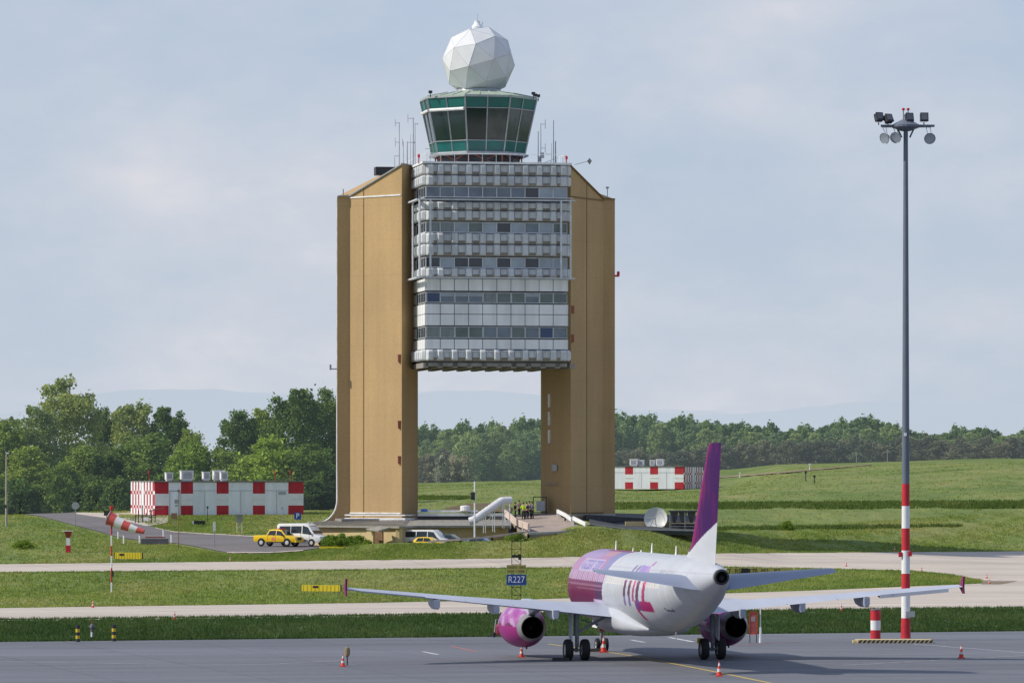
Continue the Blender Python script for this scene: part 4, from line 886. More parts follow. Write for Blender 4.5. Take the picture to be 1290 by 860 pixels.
def livery(s, x, z, zt_, phi):
    crown = abs(phi-math.pi/2)
    c = WHT
    sbnd = 15.9+.35*(z-4.4)
    win = abs(((s-6.0)/.533) % 1-.5) < .27
    if s < sbnd and s > 2.2:
        if phi < math.pi/2 and crown < .55 and s > 9 or crown < .2 and s > 9: c = (.20, .03, .11)
        elif z > 5.45: c = LAV if s < 11 else (PEACH if z > 5.62 and s < 14 else (BLU if s > 14 else PNK))
        elif z > 4.72:
            c = PALE if 7.4 < s < 13.4 and z < 5.42 else (PNK if s < 14.2 else BLU)
            if stamp(BM1, s, z, 7.7, 13.2, 4.82, 5.34): c = (.17, .12, .40)
        elif z > 4.22: c = (.42, .34, .46) if win else (.30, .10, .25)
        elif z > 2.7: c = MAG if s < 13.5 else PUR
        else: c = MAG
        if abs(z-3.98) < .035 or abs(z-3.76) < .025 and s > 8: c = (.24, .09, .18)
        if s > sbnd-.12: c = (.62, .58, .68)
        if z < 3.2 and s > 12.6: c = (.52, .44, .62)
        return c
    if 16.3 < s < 29.7 and 4.28 < z < 4.66 and win and not 26.8 < s < 27.1: c = (.47, .46, .47)
    elif 16.3 < s < 30 and 4.22 < z < 4.72: c = (.60, .59, .56)
    # stylised stripes and blocks over the rear side
    DK = (.085, .016, .075); RD = (.33, .012, .12); VI = (.15, .10, .27)
    for s0, wd_, zl, zh, col in ((21.6, .62, 3.62, 4.52, DK), (21.7, .55, 3.12, 3.62, VI), (22.85, .66, 3.66, 4.52, DK), (23.0, .6, 3.12, 3.66, VI), (24.1, .46, 3.42, 4.5, RD), (25.0, .72, 3.4, 4.52, DK), (26.5, .62, 3.25, 4.5, RD), (22.2, .42, 4.78, 5.3, VI), (23.2, .42, 4.78, 5.3, VI)):
        sl_ = s0+(3.75-z)*-.28 if z < 4.6 else s0+(z-4.7)*.9
        if zl < z < zh and sl_ < s < sl_+wd_: c = tuple(v*2.2+.06 for v in col) if (4.28 < z < 4.6 and win) else col
    if 24.3 < s < 27.4 and 4.76 < z < 5.32 and s < 26.4+(5.32-z)*2.0: c = (.30, .23, .50) if s < 26.0 and z > 4.95 else (.40, .26, .50)
    if 26.3 < s < 26.9 and 5.32 <= z < 5.55: c = PNK
    if 4.74 < z < 4.94 and 26.2 < s < 27.9: c = (.50, .22, .42)
    if 24.6 < s < 28.3-.7*abs(z-3.2) and 2.92 < z < 3.46: c = (.16, .035, .20) if s < 26.0 else RD
    if 24.5+(3.0-z)*1.1 < s < 25.1+(3.0-z)*1.1 and 2.4 < z < 3.0: c = RD
    if stamp(BM2, s, z, 29.4, 31.9, 4.98, 5.2): c = (.30, .29, .36)
    # rear door outline
    for d0, d1 in ((30.0, 31.0),):
        if (abs(s-d0) < .06 or abs(s-d1) < .06) and 3.1 < z < 4.95: c = (.55, .56, .58)
        if 3.02 < z < 3.12 and d0+.05 < s < d1-.05: c = (.12, .12, .15)
        if 3.12 < z < 3.22 and (d0 < s < d0+.12 or d1-.12 < s < d1): c = (.12, .12, .15)
    if c == WHT and (s % 2.13 < .07 or abs(z-5.12) < .03 or abs(z-3.02) < .025 and s < 29): c = (.40, .42, .465)
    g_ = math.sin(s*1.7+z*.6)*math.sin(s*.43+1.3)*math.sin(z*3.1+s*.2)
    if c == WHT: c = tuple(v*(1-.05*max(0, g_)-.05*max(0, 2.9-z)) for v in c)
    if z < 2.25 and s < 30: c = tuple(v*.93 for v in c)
    return c
def paint_mesh(name, rings, colf, mat, caps=(True, True), parent=None, smooth=True):
    nr_, n = len(rings), len(rings[0]); V = np.array(rings).reshape(-1, 3)
    F = [(i*n+k, i*n+(k+1) % n, (i+1)*n+(k+1) % n, (i+1)*n+k) for i in range(nr_-1) for k in range(n)]
    me = raw_mesh(name, V, np.array(F), mat)
    ca = me.color_attributes.new('paint', 'FLOAT_COLOR', 'POINT')
    ca.data.foreach_set('color', np.array([(*colf(i, k), 1) for i in range(nr_) for k in range(n)], np.float32).ravel())
    if smooth: me.polygons.foreach_set('use_smooth', [True]*len(F))
    return put(name, me, parent)
NS = 220
SS = list(np.concatenate([np.linspace(0, 2, 26)**1.0, np.arange(2.1, 37.41, .1)]))
rings = []; meta = []
for s in SS:
    t_, b_, hw = fus(s); zc_, hz = (t_+b_)/2, (t_-b_)/2
    rings.append([(hw*math.cos(2*math.pi*k/NS), Y(s), zc_+hz*math.sin(2*math.pi*k/NS)) for k in range(NS)]); meta.append(t_)
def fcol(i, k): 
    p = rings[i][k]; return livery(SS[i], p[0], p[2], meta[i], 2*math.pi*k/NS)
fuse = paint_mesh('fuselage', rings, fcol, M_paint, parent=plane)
md = fuse.data; 
# smooth tail cone profile
ex = MB().lathe([(.34, Y(37.3)), (.42, Y(37.4)), (.40, Y(37.62)), (.30, Y(37.66)), (.26, Y(37.2)), (.001, Y(37.2))], (0, 0, 4.97), 'Y', 20, mis=[0, 0, 1, 1, 2]).build('exhaust', [M_noz, M_dk, M_black], fuse, True)
MB().lathe([(.11, Y(37.63)), (.13, Y(37.7)), (.001, Y(37.7))], (0, 0, 4.93), 'Y', 12).build('exhaust_core', M_black, fuse)
for s_, h_ in ((9.2, .55), (16.5, .14), (19.5, .55), (26.0, .5), (14.2, .22)):
    MB().add([(-.02, Y(s_), 5.86), (.02, Y(s_), 5.86), (.02, Y(s_+.35), 5.86), (-.02, Y(s_+.35), 5.86), (-.012, Y(s_+.22), 5.88+h_), (.012, Y(s_+.22), 5.88+h_), (.012, Y(s_+.36), 5.88+h_), (-.012, Y(s_+.36), 5.88+h_)], [(0, 1, 2, 3), (4, 5, 6, 7), (0, 1, 5, 4), (1, 2, 6, 5), (2, 3, 7, 6), (3, 0, 4, 7)]).build('antenna', M_white, fuse)
MB().add([(-.02, Y(26), 1.8), (.02, Y(26), 1.8), (.02, Y(26.3), 1.85), (-.02, Y(26.3), 1.85), (0, Y(26.2), 1.3), (0, Y(26.35), 1.3)], [(0, 1, 4), (1, 2, 5, 4), (2, 3, 5), (3, 0, 4, 5)]).build('antenna', M_white, fuse)
for x_, z_, s_ in ((-.36, 5.3, 36.2), (-.42, 4.62, 36.2)): MB().lathe([(.07, -.02), (.07, .03), (.001, .03)], (x_*1.28, Y(s_), z_), 'Y', 8).build('tail_light', M_dk, fuse)
# belly fairing
rings = []
for s, wd_, zb_, zt_ in ((10.6, .9, 1.72, 2.3), (11.4, 1.5, 1.5, 2.8), (12.5, 1.95, 1.38, 3.1), (14, 2.1, 1.34, 3.15), (17.5, 2.12, 1.34, 3.1), (19.5, 2.08, 1.36, 2.95), (21, 1.9, 1.42, 2.65), (22.3, 1.45, 1.55, 2.3), (23.3, .9, 1.72, 2.0)):
    zc_ = (zb_+zt_)/2; hz = (zt_-zb_)/2
    rings.append([(wd_*math.copysign(abs(math.cos(a))**.7, math.cos(a)), Y(s), zc_+hz*math.copysign(abs(math.sin(a))**.75, math.sin(a))) for a in np.linspace(0, 2*math.pi, 40, endpoint=False)])
o = MB().loft(rings).build('belly_fairing', pm('fairing_white', (.45, .475, .52), .35, .07, .6), plane, True, angle=60)
# wings
def foil(le, ch, z, th, tw=0., te_drop=0., n=12, camber=.02):
    pts = []
    xs_ = [(1-math.cos(math.pi*i/n))/2 for i in range(n+1)]
    def yt(x): return th/.2*(.2969*math.sqrt(x)-.126*x-.3516*x*x+.2843*x**3-.1036*x**4)*1.0
    def zmid(x): return z+camber*ch*4*x*(1-x)*.6-tw*ch*(x-.35)-(te_drop*max(0, (x-.68)/.32))
    up = [(le+x*ch, zmid(x)+yt(x)) for x in xs_]; lo = [(le+x*ch, zmid(x)-yt(x)*.85) for x in xs_[1:-1]][::-1]
    return up+lo
def surf(name, secs, mat, parent, sgn):
    rings = []
    for y, le, ch, z, th, tw, dr in secs: rings.append([(sgn*y, Y(s_), zz) for s_, zz in foil(le, ch, z, th, tw, dr)])
    return MB().loft(rings).build(name, mat, parent, True, angle=50)
for sg in (-1, 1):
    wing = surf('wing', [(1.6, 11.8, 7.1, 2.52, .95, .035, 0), (3.2, 12.9, 6.1, 2.64, .80, .03, 0), (6.4, 14.75, 4.2, 2.95, .50, .025, 0), (10, 16.55, 3.2, 3.30, .36, .02, 0), (14, 18.55, 2.2, 3.72, .25, .01, 0), (16.95, 20.05, 1.5, 4.02, .17, 0, 0)], M_wing, plane, sg)
    for yy, s_te in ((5.2, 18.75), (8.5, 18.95), (11.9, 19.85)):
        zz = 2.52+.0935*(yy-1.6)
        rr = [[(sg*yy+a*.19*f, Y(s_), zz-.18-dz+b*.30*f) for a, b in ((-1, .9), (-1, -.5), (-.6, -1), (.6, -1), (1, -.5), (1, .9))] for s_, f, dz in ((s_te-2.6, .15, -.02), (s_te-1.9, .75, .05), (s_te-.8, 1, .10), (s_te+.3, .95, .12), (s_te+.45, .8, .10))]
        MB().loft(rr).build('flap_fairing', M_wing, wing, True)
    y0, y1 = (12.6, 16.2)
    d = .0 if sg < 0 else .13
    te = lambda y: float(np.interp(y, [10, 14, 16.95], [19.75, 20.75, 21.55])); zz = lambda y: 2.52+.0975*(y-1.6)
    MB().add([(sg*y, Y(te(y)-a), zz(y)+b-d*c) for y in (y0, y1) for a, b, c in ((.55, .05, 0), (-.05, -.0, .1), (.55, -.09, .25), (-.05, -.05, 1.2))], [(0, 1, 5, 4), (2, 6, 7, 3), (1, 3, 7, 5), (0, 4, 6, 2), (0, 2, 3, 1), (4, 5, 7, 6)]).build('aileron', M_wing, wing)
    zt_ = 4.02
    pf = [(20.65, zt_), (21.05, zt_+.26), (21.45, zt_+.58), (21.65, zt_+.58), (21.55, zt_), (21.65, zt_-.36), (21.45, zt_-.36), (21.0, zt_-.12)]
    MB().prism(pf, lambda a, b: (sg*16.95, Y(a), b), lambda a, b: (sg*17.05, Y(a), b)).build('wingtip_fence', M_fence, wing)
    for yy in (7.6, 10.3, 13.2): 
        q = MB(); q.tube((sg*yy, Y(np.interp(yy, [6.4, 10, 17], [18.95, 19.75, 21.55])), 2.52+.0935*(yy-1.6)), (sg*yy, Y(np.interp(yy, [6.4, 10, 17], [18.95, 19.75, 21.55])+.3), 2.52+.0935*(yy-1.6)-.02), .012, n=4); q.build('static_wick', M_dk, wing)
    MB().add([(sg*y, Y(s_), z_) for y, s_, z_ in ((2.2, 13.4, 3.085), (5.9, 15.8, 3.235), (5.9, 18.0, 3.07), (2.2, 18.0, 2.83))], [(0, 1, 2, 3)]).build('wing_walkway', M_wingd, wing) if False else None
    # tailplane with drooped elevator
    st = surf('tailplane', [(.5, 31.2, 4.35, 4.72, .40, .02, .42), (1.25, 31.75, 3.95, 4.78, .38, .02, .40), (6.15, 35.15, 1.45, 5.28, .15, .0, .13), (6.22, 35.3, 1.2, 5.29, .08, 0, .1)], M_tail, plane, sg)
    # engine
    ex_, ez, ey = sg*5.75, 1.70, 0
    prof = [(.82, 10.2), (.86, 9.75), (.95, 9.6), (1.05, 9.7), (1.14, 10.1), (1.19, 10.8), (1.20, 11.6), (1.17, 12.4), (1.07, 13.1), (.92, 13.8), (.76, 14.4), (.64, 14.85)]
    rg = []; ps = []
    fine = []
    for (r0, s0), (r1, s1) in zip(prof, prof[1:]):
        for t in np.linspace(0, 1, 8, endpoint=False): fine.append((r0+(r1-r0)*t, s0+(s1-s0)*t))
    fine.append(prof[-1])
    nE = 72
    rg = [[(r_*math.cos(2*math.pi*k/nE), Y(s_), r_*math.sin(2*math.pi*k/nE)) for k in range(nE)] for r_, s_ in fine]
    def ecol(i, k):
        s_ = fine[i][1]; p = rg[i][k]; z_ = p[2]
        if s_ > 14.3: return (.24, .24, .25)
        if s_ < 10.0 and i < 26: return (.5, .5, .52)
        if z_ > .12+.1*math.sin(s_*3):
            v = math.sin(s_*3.1+p[0]*4.2+z_*5)+.6*math.sin(p[0]*7-s_*4)
            if stamp(BM1, s_, z_, 10.3, 11.7, .18, .42) and p[0]*sg > 0 or (stamp(BM1, s_, z_, 10.3, 11.7, .18, .42) and p[0] < 0): return (.25, .1, .3)
            return (.42, .26, .45) if v > .75 else (.36, .12, .34) if v > -.4 else (.30, .07, .28)
        return (.29, .014, .18) if z_ < .08 else (.13, .008, .07)
    e = paint_mesh('engine', rg, ecol, M_paint, parent=plane); e.location = (ex_, 0, ez)
    MB().lathe([(.645, Y(14.84)), (.61, Y(14.86)), (.58, Y(14.2)), (.54, Y(13.3)), (.001, Y(13.2))], (0, 0, 0), 'Y', 36, mis=[0, 1, 1, 1]).build('nozzle', [M_noz, M_black], e, True)
    MB().lathe([(.001, Y(14.75)), (.10, Y(14.5)), (.24, Y(13.9)), (.30, Y(13.3))], (0, 0, 0), 'Y', 20).build('exhaust_plug', pm('plug_dark', (.02, .02, .022), .7), e, True)
    pp = [(11.2, 1.12), (12.4, 1.55), (15.2, 1.55), (17.2, 1.25), (16.6, 1.0), (15.0, .78), (14.0, .6), (12.0, .9)]
    MB().prism(pp, lambda a, b: (-.2, Y(a), b), lambda a, b: (.2, Y(a), b)).build('pylon', M_wing, e)
    MB().tube((0.3*sg*0, Y(12.9), -1.13), (0, Y(13.0), -1.22), .05, n=6).build('drain_mast', M_dk, e)
    # main gear
    def wheel(parent, x, y, r_, wd_):
        h = wd_/2
        wv = MB().lathe([(r_*.52, -h*.9), (r_*.86, -h), (r_*.97, -h*.72), (r_, -h*.3), (r_, h*.3), (r_*.97, h*.72), (r_*.86, h), (r_*.52, h*.9)], (0, 0, 0), 'X', 32).build('wheel', M_tyre, parent, True, loc=(x, y, r_))
        MB().lathe([(.001, -h*.75), (r_*.2, -h*.8), (r_*.3, -h*.5), (r_*.53, -h*.88), (r_*.53, h*.88), (r_*.3, h*.5), (r_*.2, h*.8), (.001, h*.75)], (0, 0, 0), 'X', 20).build('hub', M_hub, wv, True)
    gx = sg*3.795
    gmb = MB().tube((gx, 0, 2.7), (gx, 0, 1.35), .15, .13, 14).tube((gx, 0, 1.4), (gx, 0, .45), .085, n=12).tube((gx-.62, 0, .585), (gx+.62, 0, .585), .085, n=10)
    gmb.bar((gx, .02, 1.5), (gx-sg*1.75, .1, 2.45), .12, .14).bar((gx, -.12, 1.25), (gx, -.38, .95), .06).bar((gx, -.38, .95), (gx, -.14, .62), .06).tube((gx+.1, -.1, 2.5), (gx+.1, -.1, .7), .025, n=6).tube((gx-sg*.3, -.05, 2.2), (gx-sg*1.2, .08, 1.95), .05, n=6)
    gear = gmb.build('main_landing_gear', M_leg, plane, True)
    MB().add([(gx+sg*(.28+.06*a), b, c) for a in (0, 1) for b, c in ((-.42, 2.5), (.55, 2.5), (.5, 1.25), (-.3, 1.05))], [(0, 1, 2, 3), (4, 7, 6, 5), (0, 4, 5, 1), (1, 5, 6, 2), (2, 6, 7, 3), (3, 7, 4, 0)]).build('gear_door', M_wing, gear)
    wheel(gear, gx-.465, 0, .585, .43); wheel(gear, gx+.465, 0, .585, .43)
    if sg > 0: MB().box((gx-.62, .3, 1.02), (.28, .2, .3)).build('gear_pin_flag', pm('pin_yellow', (.6, .42, .03), .6), gear)
ny = 12.64
ngm = MB().tube((0, ny, 2.1), (0, ny, .9), .11, n=12).tube((0, ny, 1.0), (0, ny, .38), .07, n=10).tube((-.4, ny, .38), (.4, ny, .38), .06, n=8).bar((0, ny, 1.1), (0, ny+1.2, 2.0), .1, .1)
ng = ngm.build('nose_landing_gear', M_leg, plane, True)
for sx in (-.25, .25): wheel(ng, sx, ny, .38, .22)
for sx in (-.45, .45): MB().box((sx, ny-.3, 1.75), (.04, 1.5, .75)).build('gear_door', M_white, ng)
MB().box((-.02, ny-.16, 1.35), (.3, .1, .35)).build('gear_pin_flag', M_red, ng)
# fin
NC, NH = 116, 190
rings = []; zz_ = []
for i in range(NH+1):
    t = i/NH; z_ = 5.35+(11.76-5.35)*t
    le = np.interp(z_, [5.35, 6.05, 6.5, 11.5, 11.76], [28.0, 29.6, 30.5, 34.45, 34.95]); tee = np.interp(z_, [5.35, 11.76], [36.0, 37.55])
    pts = []
    th = np.interp(t, [0, 1], [.52, .26])
    ring = [(x_, Y(s_)) for s_, x_ in foil(le, tee-le, 0, th, 0, 0, NC//2, 0)]
    # close symmetric section
    rings.append([(x_, y_, z_) for x_, y_ in ring])
def fincol(i, k):
    x_, y_, z_ = rings[i][k]; s_ = 17.7-y_
    le = float(np.interp(z_, [5.35, 6.05, 6.5, 11.5, 11.76], [28.0, 29.6, 30.5, 34.45, 34.95])); tee = float(np.interp(z_, [5.35, 11.76], [36.0, 37.55])); f = (s_-le)/(tee-le)
    zd = 6.15+max(0, (s_-30.7))*.27
    if z_ < zd: return (.48, .50, .55)
    if f < .07: return (.36, .06, .24)
    if f < .22: return (.19, .006, .11) if z_ > zd+.05 else PUR
    v = math.sin(z_*1.3+s_*2.1)+.5*math.sin(s_*5-z_*.7)
    return (.10, .005, .085) if f < .40 and v > .2 else ((.042, .005, .082) if v > -.6 else (.062, .006, .085))
M_finp = vcol_mat('fin_paint', .55, 0, .08); M_finp.node_tree.nodes['Principled BSDF'].inputs['Specular IOR Level'].default_value = .12
fin = paint_mesh('vertical_fin', rings, fincol, M_finp, parent=plane)
capv = [tuple(p) for p in rings[-1]]
MB().add(capv, [tuple(range(len(capv)))]).build('fin_tip', M_fence, fin)
# ================================================================== LIGHT MAST
p = gp(1141, 806); mast = empty('light_mast', p, 0, 'tall grey floodlight mast with red and white bands round its foot', 'light mast')
M_mgrey = pm('mast_grey', (.12, .145, .185), .5, .12, .6)
k = p.y/FPX; zz = lambda py: CAMZ-(py-HY)*k
mb = MB(); hs = [(806.5, 2), (778, 3), (750, 2), (722, 3), (693, 2), (665, 3), (636.5, 2), (609, 0), (154, 0)]
def rad_(z): return .28-.145*min(1, z/31)
for (a, _), (b, mi) in zip(hs, hs[1:]):
    pass
seq = [(806.5, 778, 2), (778, 750, 1), (750, 722, 2), (722, 693, 1), (693, 665, 2), (665, 637, 1), (637, 609, 2), (609, 154, 0)]
for a, b, mi in seq: mb.tube((0, 0, max(0, zz(a))), (0, 0, zz(b)), rad_(zz(a))*(1.12 if a > 800 else 1), rad_(zz(b)), 20, mi, cap=True)
pole = mb.build('pole', [M_mgrey, M_white, M_red], mast, True)
MB().box((.25, -.32, zz(773)), (.55, .3, .35)).build('switch_box', M_steel, pole); MB().box((0, 0, .06), (1.0, 1.0, .12)).build('base_plate', M_steel, mast)
MB().box((-.35, -.1, zz(698)), (.2, .2, .3)).box((.25, -.25, zz(697)), (.22, .2, .3)).build('cable_clamp', M_red, pole)
MB().box((-.05, -.3, zz(547)), (.15, .12, .2)).build('sensor', M_white, pole)
zt = zz(158)
pf = MB().lathe([(.3, zt-.35), (.9, zt-.12), (.9, zt), (.25, zt+.35), (.001, zt+.4)], n=20).bar((-1.55, -.2, zt-.05), (1.75, -.2, zt-.05), .16, .14).bar((-1.4, .35, zt-.05), (1.6, .35, zt-.05), .12, .12).bar((-.5, 0, zt-.2), (-.25, 0, zt-.75), .1).bar((.5, 0, zt-.2), (.25, 0, zt-.75), .1).build('head_frame', M_mgrey, mast)
for px, py, rz, rx in ((1106.5, 148.5, .5, -.35), (1118.5, 150.5, .55, -.5), (1144.5, 149, .35, -.25), (1163.5, 148.5, .1, -.12)):
    x, z = (px-1141)*k, zz(py)
    l = MB().box((0, 0, 0), (.46, .3, .48)).box((0, -.16, 0), (.5, .05, .54)).box((0, .2, -.05), (.2, .2, .25)).build('floodlight', M_dk, mast, loc=(x, -.25, z)); l.rotation_euler = (rx, 0, rz)
    MB().box((0, -.2, .02), (.38, .03, .38)).build('lamp_glass', glassy('lamp_glass', (.10, .11, .13), .1), l)
    MB().bar((x, -.2, z-.3), (x, -.2, zt), .07).build('lamp_bracket', M_mgrey, l).matrix_parent_inverse = l.matrix_basis.inverted()
for px, py, rz in ((1115, 174.5, -.75), (1128.5, 173.5, -.45), (1170.5, 174.5, .05)):
    x, z = (px-1141)*k, zz(py)
    l = MB().lathe([(.001, .28), (.14, .26), (.2, .12), (.33, -.06), (.36, -.12), (.34, -.12), (.24, 0), (.001, .04)], n=20, axis='Y').build('hanging_lamp', M_steel, mast, True, loc=(x, -.3, z)); l.rotation_euler = (.35, 0, rz)
    MB().lathe([(.001, -.10), (.32, -.11)], n=16, axis='Y').build('lamp_glass', glassy('lamp_glass_pale', (.30, .34, .38), .12), l)
    m_ = MB().bar((x-.1+.1*rz*-2, -.3, z+.2), (x-.22, -.2, zt-.05), .03).bar((x+.12, -.3, z+.2), (x+.02, -.2, zt-.05), .03).build('lamp_bracket', M_mgrey, l); m_.matrix_parent_inverse = l.matrix_basis.inverted()
for px in (1138, 1144):
    x = (px-1141)*k; MB().tube((x, 0, zt+.2), (x, 0, zz(139)), .03, n=6).lathe([(.001, zz(139.5)), (.09, zz(139)), (.1, zz(137)), (.001, zz(135.8))], (x, 0, 0), n=10, mi=1).build('obstruction_light', [M_mgrey, M_red], mast)
# hazard kerb under the mast
M_hzy = pm('hazard_yellow', (.50, .42, .22), .7, .2, 2); M_hzb = pm('hazard_black', (.035, .035, .04), .8)
kerb = gp(1125, 809.5); hk = MB(); n = 17; x0, x1 = (1080-1125)*k, (1173-1125)*k; hk.box(((x0+x1)/2, .3, .10), (x1-x0, 1.9, .20), 2)
hk.box((x0+.0, .0, .085), (.5, .8, .17), 2)
for i in range(n):
    a = x0+(x1-x0)*(i+.1)/n; b = a+(x1-x0)/n*.55; hk.add([(a, -.655, .01), (b, -.655, .01), (b+.12, -.655, .2), (a+.12, -.655, .2)], [(0, 1, 2, 3)], 1); hk.add([(a+.12, -.655, .203), (b+.12, -.655, .203), (b+.3, -.35, .203), (a+.3, -.35, .203)], [(0, 1, 2, 3)], 1)
tag(hk.build('hazard_plinth', [M_hzy, M_hzb, M_hzy], loc=kerb), 'low concrete plinth with black and yellow hazard stripes under the light mast', 'plinth')
p = gp(1103, 806); q = empty('equipment_pillar', p, 0, 'stout red and white banded cabinet pillar left of the light mast', 'pillar'); mb = MB(); h = 1.85
for z0, z1, mi in ((0, .62, 0), (.62, 1.22, 1), (1.22, h, 0)): mb.tube((0, 0, z0+.01), (0, 0, z1), .31, n=20, mi=mi)
mb.build('body', [M_red, M_white], q, True); MB().tube((0, 0, h), (0, 0, h+.06), .33, n=20).build('lid', pm('lid_violet_grey', (.2, .16, .22), .6), q); MB().box((0, 0, .03), (.8, .7, .06)).build('foot_plate', M_dk, q)
# ================================================================== CONES
M_cone = pm('cone_orange_red', (.62, .055, .035), .55, .12, 4); M_cwhite = pm('cone_white', (.66, .65, .63), .5, .15, 4)
def cone(h, pole=False):
    c = empty('traffic_cone', (0, 0, 0)); b = MB(); r0 = h*.2
    prof = [(0, 0), (.28, 1), (.48, 0), (.70, 1), (.88, 0)]; 
    for i, (t, mi) in enumerate(prof):
        t1 = prof[i+1][0] if i+1 < len(prof) else 1.0; b.tube((0, 0, .03+t*h), (0, 0, .03+t1*h), r0*(1-t*.85), r0*(1-t1*.85), 14, mi)
    b.build('body', [M_cone, M_cwhite], c, True); MB().box((0, 0, .025), (h*.56, h*.56, .05)).build('base', M_cone, c); return c
c0 = cone(.72)
cones = [(906, 852, 1.0, 'red and white cone on the yellow line behind the right main wheels'), (1211, 829, 1.0, 'red and white cone alone on the apron at the right edge'), (657, 828, .9, 'red and white cone under the left engine'),
 (760.5, 821.5, 1.25, 'tall orange cone standing against the nose wheels'), (432, 839.5, .85, 'red and white cone beside the round-headed post at lower left'), (117, 765.5, .75, 'small red cone on the grass edge left of the windsock foot'), (220, 780, .75, 'small red cone on the nearer taxiway at left'),
 (290, 707, .7, 'small red cone on the far edge of the far taxiway below the road'), (1060, 769.5, .75, 'small red cone at the grass edge just left of the banded pillar'), (1066, 713.5, .75, 'small red cone at the left end of the grass island beyond the tail'), (1127, 694, .7, 'small red cone beyond the far taxiway left of the light mast'),
 (1161, 720, .75, 'small red cone on the grass island edge right of the light mast'), (1243, 728.5, .75, 'upper of the two small red cones at the gravel tip of the island'), (1246.5, 735.5, .75, 'lower of the two small red cones at the gravel tip of the island'), (1142, 700, .5, 'small red cone right behind the light mast')]
for i, (px, py, sc_, lb) in enumerate(cones):
    q = gp(px, py); q.z += .012
    o = c0 if i == 0 else copy_tree(c0); o.location = q; o.scale = (sc_,)*3; o['label'] = lb; o['category'] = 'cone'; o['group'] = 'red traffic cones'
# post with round head next to the cone
q = gp(437.5, 838.5); t = empty('round_headed_post', q, 0, 'thin post with a brown oval head and a cable at its foot beside a cone', 'post')
MB().tube((0, 0, 0), (0, 0, .8), .035, n=8).build('pole', M_dk, t); MB().lathe([(.001, -.3), (.12, -.2), (.16, 0), (.12, .22), (.001, .28)], n=12).build('head', pm('dull_ochre', (.24, .18, .10), .8), t, True, loc=(0, 0, .75)); MB().box((.25, .05, .03), (.5, .3, .06)).build('foot', M_steel, t)
# chocks
for x, y, lb in ((-4.75, -.5, 'rubber chock behind the outer wheel of the left main gear'), (-.42, 12.1, 'rubber chock behind the nose wheels')):
    v = Matrix.Rotation(AH, 3, 'Z') @ Vector((x, y, 0)); o = MB().prism([(-.22, 0), (.22, 0), (.12, .17), (-.12, .17)], lambda a, b: (-.45, a, b), lambda a, b: (.45, a, b)).build('wheel_chock', pm('chock_rubber', (.03, .03, .028), .9), loc=(AX+v.x, AD+v.y, .016), rz=AH); tag(o, lb, 'chock', 'wheel chocks')
# bollards and hydrant
def bollard(px, py, lb, first=[None]):
    q = gp(px, py)
    if first[0] is None:
        t = empty('bollard', q); mb = MB()
        for i in range(5): mb.tube((0, 0, i*.2), (0, 0, i*.2+.2), .13, n=14, mi=i % 2)
        mb.build('body', [M_dk, pm('bollard_yellow', (.58, .42, .03), .6)], t, True); MB().tube((0, 0, 1.0), (0, 0, 1.03), .12, n=14).build('cap', M_dk, t); first[0] = t
    else: t = copy_tree(first[0], loc=q)
    tag(t, lb, 'bollard', 'black and yellow bollards')
bollard(98, 808.5, 'black and yellow bollard left of the grey hydrant'); bollard(143.5, 807.5, 'black and yellow bollard right of the grey hydrant')
q = gp(116, 803); t = empty('hydrant', q, 0, 'grey hydrant standing between two black and yellow bollards', 'hydrant')
M_hyd = pm('hydrant_grey', (.12, .125, .14), .7, .15, 3); MB().lathe([(.16, 0), (.16, .06), (.1, .08), (.1, .55), (.15, .6), (.15, .75), (.08, .85), (.001, .9)], n=14).build('body', M_hyd, t, True); MB().tube((-.24, 0, .66), (.24, 0, .66), .06, n=10).build('outlet', M_hyd, t); MB().tube((0, 0, .9), (0, 0, 1.05), .04, n=8).box((0, 0, 1.0), (.2, .05, .05)).build('valve_wheel', M_brick, t); MB().tube((.0, -.2, 0), (0, -.2, .35), .06, n=8).build('white_cap', M_white, t)
# ================================================================== WINDSOCK
q = gp(140.5, 746); k = q.y/FPX; t = empty('windsock_mast', q, 0, 'thin red and white banded windsock mast on the grass at left', 'windsock')
mb = MB(); zz = lambda py: CAMZ-(py-HY)*k-q.z
for a, b, mi in ((747, 733, 1), (733, 715, 0), (715, 700, 1), (700, 687, 0), (687, 674, 1), (674, 640, 0)): mb.tube((0, 0, zz(a)), (0, 0, zz(b)), .068, n=10, mi=1-mi)
mb.build('pole', [M_white, M_red], t, True); MB().tube((0, 0, zz(641)), (0, 0, zz(637)), .16, n=10).build('top_light', M_red, t); MB().box((.1, -.1, zz(722)), (.2, .2, .5)).build('switch_box', M_dk, t)
ws = MB(); p0, p1 = Vector(((137-140.5)*k, -.15, zz(652))), Vector(((182-140.5)*k, -.6, zz(669.5)))
M_wsr = pm('windsock_red', (.60, .10, .09), .7, .12, 2); M_wsw = pm('windsock_white', (.72, .72, .72), .7, .1, 2)
ps = []
for i in range(16):
    f = i/15; c = p0.lerp(p1, f)+Vector((0, 0, -.12*math.sin(math.pi*f))); r_ = .60-.40*f; ps.append((c, r_))
dv = (p1-p0).normalized(); a_ = dv.cross(Vector((0, 1, 0))).normalized(); b_ = dv.cross(a_)
rg = [[c+a_*r_*math.cos(th)*(1+.04*math.sin(3*th+i))+b_*r_*math.sin(th) for th in np.linspace(0, 2*math.pi, 18, endpoint=False)] for i, (c, r_) in enumerate(ps)]
for i in range(15): ws.loft([rg[i], rg[i+1]], mi=[0, 0, 0, 1, 1, 1, 0, 0, 0, 1, 1, 1, 0, 0, 0][i], caps=False)
ws.add(rg[-1], [tuple(range(18))], 2); ws.build('sock', [M_wsr, M_wsw, pm('windsock_inside', (.30, .02, .03), .8)], t, True); mb = MB()
for i in range(18): mb.bar(rg[0][i], rg[0][(i+1) % 18], .05)
